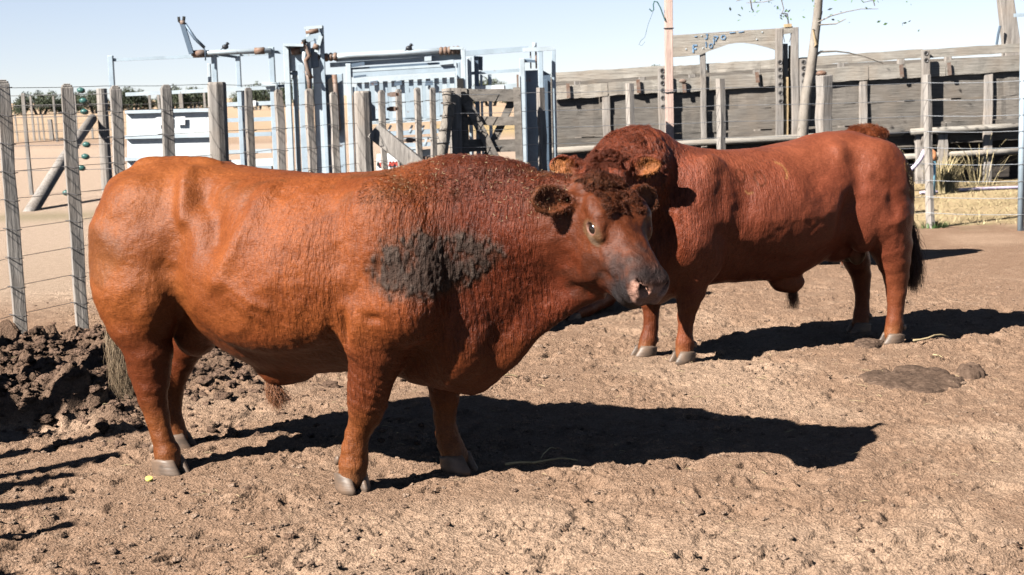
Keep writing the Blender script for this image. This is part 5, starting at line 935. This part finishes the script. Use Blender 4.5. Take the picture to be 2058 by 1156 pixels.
# guillotine gate with arched header
GG = empty('sliding_gate_frame', (at(1480, 200, YR)[0], YR - .4, 0)); tag(GG, 'tall timber gate frame with arched header board sprayed with blue marks', 'gate frame')
arch = [(1337, 72), (1400, 68), (1480, 62), (1566, 57), (1566, 103), (1545, 96), (1520, 89.5), (1495, 86), (1480, 86.5), (1465, 89), (1445, 96), (1425, 103), (1412, 109), (1406, 111), (1370, 114), (1337, 116)]
b = MB(); b.prism([at(u, v_, YR - .12) for u, v_ in arch], .05); kid(b, 'arched_board', M['wood_h'], GG)
sg = letter('F', 1393, 91, 8, 15); strokes(sg, .022, YR - .126, 'sprayed_mark', 'blue_paint', GG)
mk = letter('1', 1417, 84, 4, 11) + letter('0', 1425, 88, 7, 8) + letter('1', 1433, 76, 3, 13) + letter('J', 1416, 69, 7, 10) + letter('7', 1434, 73, 9, 10) + letter('0', 1449, 71, 9, 8)
strokes(mk, .013, YR - .126, 'sprayed_mark', 'blue_paint', GG); strokes([((1396, 74), (1401, 73)), ((1466, 66), (1478, 65)), ((1484, 65), (1495, 63))], .012, YR - .126, 'sprayed_mark', 'blue_paint', GG)
b = MB(); ns = [(1410, 72.5), (1379, 99), (1413, 97), (1532, 65), (1521, 79.5)]; [b.ball(at(u, v_, YR - .125), .013, 1) for u, v_ in ns]; o = kid(b, 'nail_head', M['galv_white'], GG); o['kind'] = 'stuff'
rpost(1565, 57, 14, -.15, root=GG, holes=(125, 140, 154, 170, 187, 204), name='upright'); rpost(1597, 55, 14, -.14, root=GG, name='upright'); rpost(1412, 105, 11, -.05, root=GG, name='upright')
rb((1570, 63), (1592, 60), 13, 'cap', 'wood_h', .12, -.13, GG, segs=1); rpost(1578, 88, 8, -.06, 'wood_v', root=GG, name='slide_rail'); rpost(1579, 155, 9, -.10, 'wood_tan', root=GG, name='slide_rail'); rpost(1588, 92, 5, -.03, 'wood_dark', root=GG, name='slide_rail')
b = MB(); b.beam(at(1576, 52, YR - .15), at(1590, 51, YR - .15), .1, .05); kid(b, 'pulley_block', M['wood_tan'], GG); b = MB(); b.tube([at(u, v_, YR - .15) for u, v_ in ((1585, 50), (1582, 28), (1572, 27))], .012, 6); kid(b, 'hook_rod', M['wire'], GG)
b = MB(); b.tube([at(u, v_, YR - .17) for u, v_ in ((1574, 60), (1574, 72), (1577, 85))], .006, 5); b.tube([at(u, v_, YR - .17) for u, v_ in ((1589, 60), (1590, 72), (1586, 85))], .006, 5); kid(b, 'cable', M['wire'], GG)
SP = empty('strainer_post', (at(1657, 200, 17.2)[0], 17.2, 0)); tag(SP, 'pale split strainer post with rusty top standing right of the slim tree', 'post'); a = at(1656, 151, 17.2); b = MB(); b.beam((a[0] + .03, 17.2, -.2), a, .15, .14, up=(.9, .4, 0), jit=.007, segs=8); kid(b, 'shaft', M['wood_v'], SP, bevel=.012); b = MB(); b.ball(a + [-.03, 0, .02], .05, 2, (1.3, 1, .7)); kid(b, 'bolt_cap', M['rusty'], SP)
# leaning big post at right edge
BP = empty('leaning_post', (at(2030, 90, 24.2)[0], 24.2, 0)); tag(BP, 'thick grey post leaning behind the ramp at the right edge', 'post'); b = MB(); b.prism([at(2003, -60, 24.2), at(2030, -60, 24.2), at(2052, 88, 24.2), at(2053, 340, 24.2), at(2022, 340, 24.2), at(2019, 88, 24.2)], .18); kid(b, 'shaft', M['wood_v'], BP, bevel=.015); b = MB(); b.beam(at(2038, 31, 24.1), at(2080, 29, 24.1), .05, .055); kid(b, 'rail', M['galv'], BP); b = MB(); b.tube([at(2010, 52, 24.1), at(2006, 70, 24.1), at(2003, 90, 24.1)], .02, 6); kid(b, 'brace', M['galv_dark'], BP)
# pipe, hose, grass tuft
PI = empty('standpipe', (gnd(1874, 355)[0], gnd(1874, 355)[1] - 2.0, 0)); tag(PI, 'blue plastic standpipe with orange elbow beside the fence dropper', 'pipe'); YI = 21.0
b = MB(); c0 = at(1875, 320, YI); b.tube([(c0[0], YI, 0), c0], .045, 12); kid(b, 'pipe', M['pvc_b'], PI, smooth=True); b = MB(); b.tube([c0 + [0, 0, -.02], c0 + [0, 0, .05], at(1875, 309, YI), at(1871, 306, YI), at(1862, 305, YI)], .055, 12); kid(b, 'elbow', M['pvc_o'], PI, smooth=True)
b = MB(); b.tube([at(u, v_, 20.8) for u, v_ in ((1858, 302), (1850, 320), (1840, 333), (1825, 346), (1812, 352))], .03, 8); HO = b.done('hose', M['hose'], smooth=True); tag(HO, 'lilac hose drooping from the pipe behind the dark bull', 'hose')
b = MB(); hp = [gnd(u, v_) + np.array([0, 0, .03]) for u, v_ in ((1850, 392), (1900, 387), (1960, 384), (2040, 381), (2075, 379))]; b.tube(hp, .025, 7); tag(b.done('ground_hose', M['hose'], smooth=True), 'pale hose lying along the dry straw beyond the fence', 'hose')
def tuft(label, c, n, h, spread, mat, seed, lean=.5):
    g = np.random.default_rng(seed); V = []; F = []
    for i in range(n):
        a = g.uniform(0, 6.28); r_ = g.random() * spread; p = np.array([c[0] + r_ * math.cos(a), c[1] + r_ * math.sin(a) * .7, 0.0]); L = h * g.uniform(.4, 1.1); d = np.array([math.cos(a), math.sin(a), 0]) * L * lean * g.uniform(.2, 1.2); wv = np.array([-math.sin(a), math.cos(a), 0]) * .006; q1 = p + d * .35 + [0, 0, L * .6]; q2 = p + d + [0, 0, L * g.uniform(.6, .95)]; k = len(V); V += [p - wv, p + wv, q1 + wv * .8, q1 - wv * .8, q2 + wv * .2, q2 - wv * .2]; F += [(k, k + 1, k + 2, k + 3), (k + 3, k + 2, k + 4, k + 5)]
    return tag(link_mesh('grass_tuft', mesh_from(np.array(V), np.array(F), 'grass_tuft'), M[mat]), label, 'grass')
tuft('large tuft of tall dry grass by the ramp post', at(1896, 352, 21.4), 420, .62, .22, 'dry_grass', 5)
tuft('dry grass bunch under the ramp left of the pole', at(1965, 352, 22.6), 60, .8, .3, 'dry_grass', 6, .9)
tuft('short green grass at the foot of the fence dropper', gnd(1878, 458), 140, .10, .16, 'leaf', 7)
g = np.random.default_rng(12); V = []; F = []
for i in range(9000):
    u = g.uniform(3.0, 10.5); v_ = 16.5 + g.random() ** 1.3 * 6.9; L = g.uniform(.02, .09); a = g.uniform(0, 6.28); d = np.array([math.cos(a), math.sin(a), 0]) * L * 1.1; wv = np.array([-math.sin(a), math.cos(a), 0]) * .004; p = np.array([u, v_, .0]); q2 = p + d + [0, 0, L * g.uniform(.2, .8)]; k = len(V); V += [p - wv, p + wv, q2 + wv * .3, q2 - wv * .3]; F.append((k, k + 1, k + 2, k + 3))
tag(link_mesh('dry_grass', mesh_from(np.array(V), np.array(F), 'dry_grass'), M['dry_grass']), 'short dry yellow grass beyond the fence', None, None, 'stuff')

# ================================================================== trees
TR = empty('slim_tree', (at(1613, 270, 20.5)[0], 20.5, 0)); tag(TR, 'slim pale-barked tree with bare twigs beside the gate frame', 'tree'); YT = 20.5
tp = [at(u, v_, YT) for u, v_ in ((1612, 320), (1613, 268), (1617, 225), (1620, 190), (1628, 150), (1634, 108), (1638, 70), (1643, 30), (1647, -20), (1655, -120), (1668, -230))]; tp = [np.array([tp[0][0], YT, -.1])] + tp
b = MB(); b.tube(tp, [.095, .088, .080, .082, .074, .072, .068, .062, .060, .055, .04, .02], 10); b.tube([at(1637, 112, YT), at(1650, 104, YT), at(1680, 103, YT + .1), at(1705, 106, YT + .1), at(1735, 113, YT + .2), at(1775, 128, YT + .2)], [.022, .016, .012, .010, .008, .004], 6); b.tube([at(1641, 38, YT), at(1650, 28, YT), at(1652, 22, YT)], [.03, .02, .01], 6); b.tube([at(1645, -10, YT), at(1600, -90, YT), at(1540, -140, YT - .2)], [.03, .02, .01], 6); b.tube([at(1650, -60, YT), at(1720, -130, YT), at(1800, -170, YT)], [.03, .02, .01], 6)
kid(b, 'trunk', M['bark'], TR, smooth=True)
b = MB(); b.tube([at(1634, 60, YT - .06), at(1640, 90, YT - .065), at(1636, 95, YT - .065)], [.012, .02, .006], 5); kid(b, 'bark_scar', M['wood_tan'], TR)
b = MB(); tw = [((1540, -140), (1530, -40), (1525, -10), (1480, 2), (1485, 0)), ((1570, -115), (1572, -20), (1560, -2), (1535, 4), (1500, 6)), ((1560, -120), (1568, -10), (1575, 18), (1570, 30)), ((1720, -130), (1715, -20), (1735, 5), (1757, 0)), ((1643, 45), (1670, 32), (1700, 24), (1730, 18), (1765, 18)), ((1646, 50), (1680, 48), (1700, 38)), ((1760, -150), (1752, -10), (1758, 12)), ((1508, 0), (1511, 18), (1515, 24))]
for tpts in tw: b.tube([at(u, v_, YT - .1 + .05 * k) for k, (u, v_) in enumerate(tpts)], [.010, .008, .006, .005, .004][:len(tpts)], 4)
kid(b, 'twigs', M['bark'], TR)
def leaves(pts, size, seed, per=1, spread=.0):
    g = np.random.default_rng(seed); V = []; F = []
    for p in pts:
        for _ in range(per):
            c = np.array(p) + g.normal(0, 1, 3) * spread; a = g.normal(size=3); a /= np.linalg.norm(a); w_ = np.cross(a, g.normal(size=3)); w_ /= np.linalg.norm(w_); s = size * g.uniform(.6, 1.3); k = len(V); V += [c, c + a * s * .5 + w_ * s * .22, c + a * s, c + a * s * .5 - w_ * s * .22]; F.append((k, k + 1, k + 2, k + 3))
    return np.array(V), np.array(F)
lp = [at(u, v_, YT - .05) for u, v_ in ((1509, 6), (1510, 13), (1512, 20), (1514, 25), (1516, 30), (1562, 12), (1563, 17), (1568, 27), (1571, 29), (1574, 26), (1570, 34), (1575, 33), (1578, 30), (1583, 35), (1520, 0), (1530, 4), (1546, 2), (1735, 5), (1757, 1))]; V, F = leaves(lp, .055, 8, 2, .02)
up_ = [np.array([tp[-2][0] + a, YT + c, 3.35 + d]) for a, c, d in g.normal(0, 1, (160, 3)) * np.array([.8, .7, .35])]; V2, F2_ = leaves(up_, .07, 9, 3, .1); V = np.concatenate([V, V2]); F = np.concatenate([F, F2_ + len(V) - len(V2)]); link_mesh('leaves', mesh_from(V, F, 'leaves'), M['leaf'], TR).matrix_parent_inverse = Matrix.Translation(-Vector(TR.location))
def far_tree(label, u, vt, wpx, Y, seed, base=None):
    g = np.random.default_rng(seed); c = at(u, vt, Y); w_ = wpx * Y / FPX; top = c[2]; root = empty('bushy_tree', (c[0], Y, 0)); tag(root, label, 'tree', 'bushy trees along the horizon'); b = MB()
    for k in range(3): b.tube([(c[0] + .2 * k - .2, Y, 0), (c[0] + (k - 1) * w_ * .16, Y + .2 * k, top * .45), (c[0] + (k - 1) * w_ * .28, Y, top * .75)], [.16, .11, .04], 7)
    kid(b, 'trunk', M['bark'], root); nb = max(5, int(w_ * 1.6)); pts = []
    for k in range(nb):
        f = (k + .5) / nb * 2 - 1; f += g.uniform(-.1, .1); hh = top * (1 - .42 * abs(f) ** 2.2) * g.uniform(.86, 1.0); cc = np.array([c[0] + f * w_ * .5, Y + g.uniform(-.25, .25) * w_, hh * .62]); d = g.normal(size=(520, 3)); d /= np.linalg.norm(d, axis=1, keepdims=True); pts.append(cc + d * (g.random((520, 1)) ** .4) * np.array([w_ / nb * 1.25, w_ * .18, hh * .38]))
    V, F = leaves(np.concatenate(pts), max(.20, w_ * .022), seed + 1, 2, .05); V[:, 2] = np.maximum(V[:, 2], .3); link_mesh('crown', mesh_from(V, F, 'crown'), M['far_leaf'], root).matrix_parent_inverse = Matrix.Translation(-Vector(root.location))
for i, (lb, u, vt, w_, Y) in enumerate((('low wide bushy tree on the horizon left of the second fence post', 78, 180, 100, 150), ('small bush on the horizon just left of the round strainer post', 140, 177, 45, 160), ('bushy tree on the horizon behind the round strainer post', 190, 176, 70, 150), ('rounded tree on the horizon between the steel upright and the third fence post', 262, 167, 62, 140), ('bushy tree on the horizon left of the fourth fence post', 345, 167, 56, 150), ('low bushy tree on the horizon left of the thick square post', 388, 169, 60, 155), ('bushy tree behind the steel rails right of the thick square post', 512, 163, 80, 145), ('bushy tree behind the end box of the cattle crush', 600, 150, 90, 140), ('low tree seen through the frame between crush and gate', 985, 152, 90, 130), ('treetop just above the ramp boards left of the tall pole', 1314, 127, 40, 120), ('low tree behind the ramp right of the crush', 1110, 146, 60, 130))): far_tree(lb, u, vt, w_, Y, 600 + i * 3)

# ================================================================== second fence line in the paddock at left
F3 = empty('paddock_fence', (at(210, 300, 24.5)[0], 24.5, 0)); tag(F3, 'farther paddock fence with round strainer post and slanting brace at left', 'fence')
g4 = gnd(216, 384); a = at(204, 178, g4[1]); b = MB(); b.tube([(g4[0], g4[1], -.2), ((g4[0] + a[0]) / 2, g4[1], .9), (a[0], g4[1], a[2])], [.105, .1, .095], 12); kid(b, 'strainer_post', M['wood_v'], F3, bevel=.01)
f0 = gnd(58, 425); b = MB(); b.tube([f0 + [0, 0, -.05], (f0 + at(186, 238, g4[1])) / 2 + [0, 0, .02], at(186, 238, g4[1])], [.105, .095, .085], 10); kid(b, 'brace', M['wood_v'], F3, smooth=True)
for (u, vt, ub, vb, w_) in ((46, 188, 64, 392, .06), (150, 192, 157, 300, .06)):
    e_ = gnd(ub, vb); a = at(u, vt, e_[1]); b = MB(); b.beam((e_[0], e_[1], -.1), (a[0], e_[1], a[2]), w_, w_, up=(0, 1, 0), jit=.003, segs=4); kid(b, 'post', M['wood_v'], F3)
for v_ in (189, 209, 233, 262, 290, 316, 340):
    b = MB(); b.tube([at(-60, v_ + 6, 24.0), at(60, v_ + 3, 24.0), at(206, v_, 24.0), at(240, v_ - 2, 24.0)], .006, 5); kid(b, 'wire', M['wire'], F3)
for (u, v_) in ((163, 182), (168, 203), (170, 225), (174, 291), (172, 315), (164, 338), (134, 388)):
    c = at(u, v_, 24.0); b = MB(); b.tube([c + [-.06, 0, 0], c + [-.02, 0, .005], c + [.03, 0, -.005], c + [.06, 0, -.01]], [.03, .05, .045, .025], 8); o = kid(b, 'insulator', M['insul'], F3, smooth=True)
F4 = empty('far_fence', (at(100, 290, 50)[0], 50, 0)); tag(F4, 'thin distant fence of spindly posts along the top of the cut bank', 'fence')
for (u, vt, vb, w_) in ((61, 194, 290, .07), (107, 193, 296, .07), (100, 240, 270, .14), (300, 190, 222, .08), (318, 190, 222, .08), (363, 188, 220, .14), (410, 186, 220, .08), (84, 230, 275, .05), (75, 235, 275, .05), (30, 230, 280, .05), (182, 230, 285, .06)):
    e_ = gnd(u + 3, vb); Yf = min(e_[1], 54); a = at(u, vt, Yf); b = MB(); b.beam((a[0] + .05, Yf, -.1), a, w_, w_, up=(0, 1, 0)); kid(b, 'post', M['wood_v'], F4)
for v_ in (215, 235, 250, 262): b = MB(); b.tube([at(0, v_ + 2, 53), at(430, v_ - 9, 53)], .006, 4); kid(b, 'wire', M['wire'], F4)
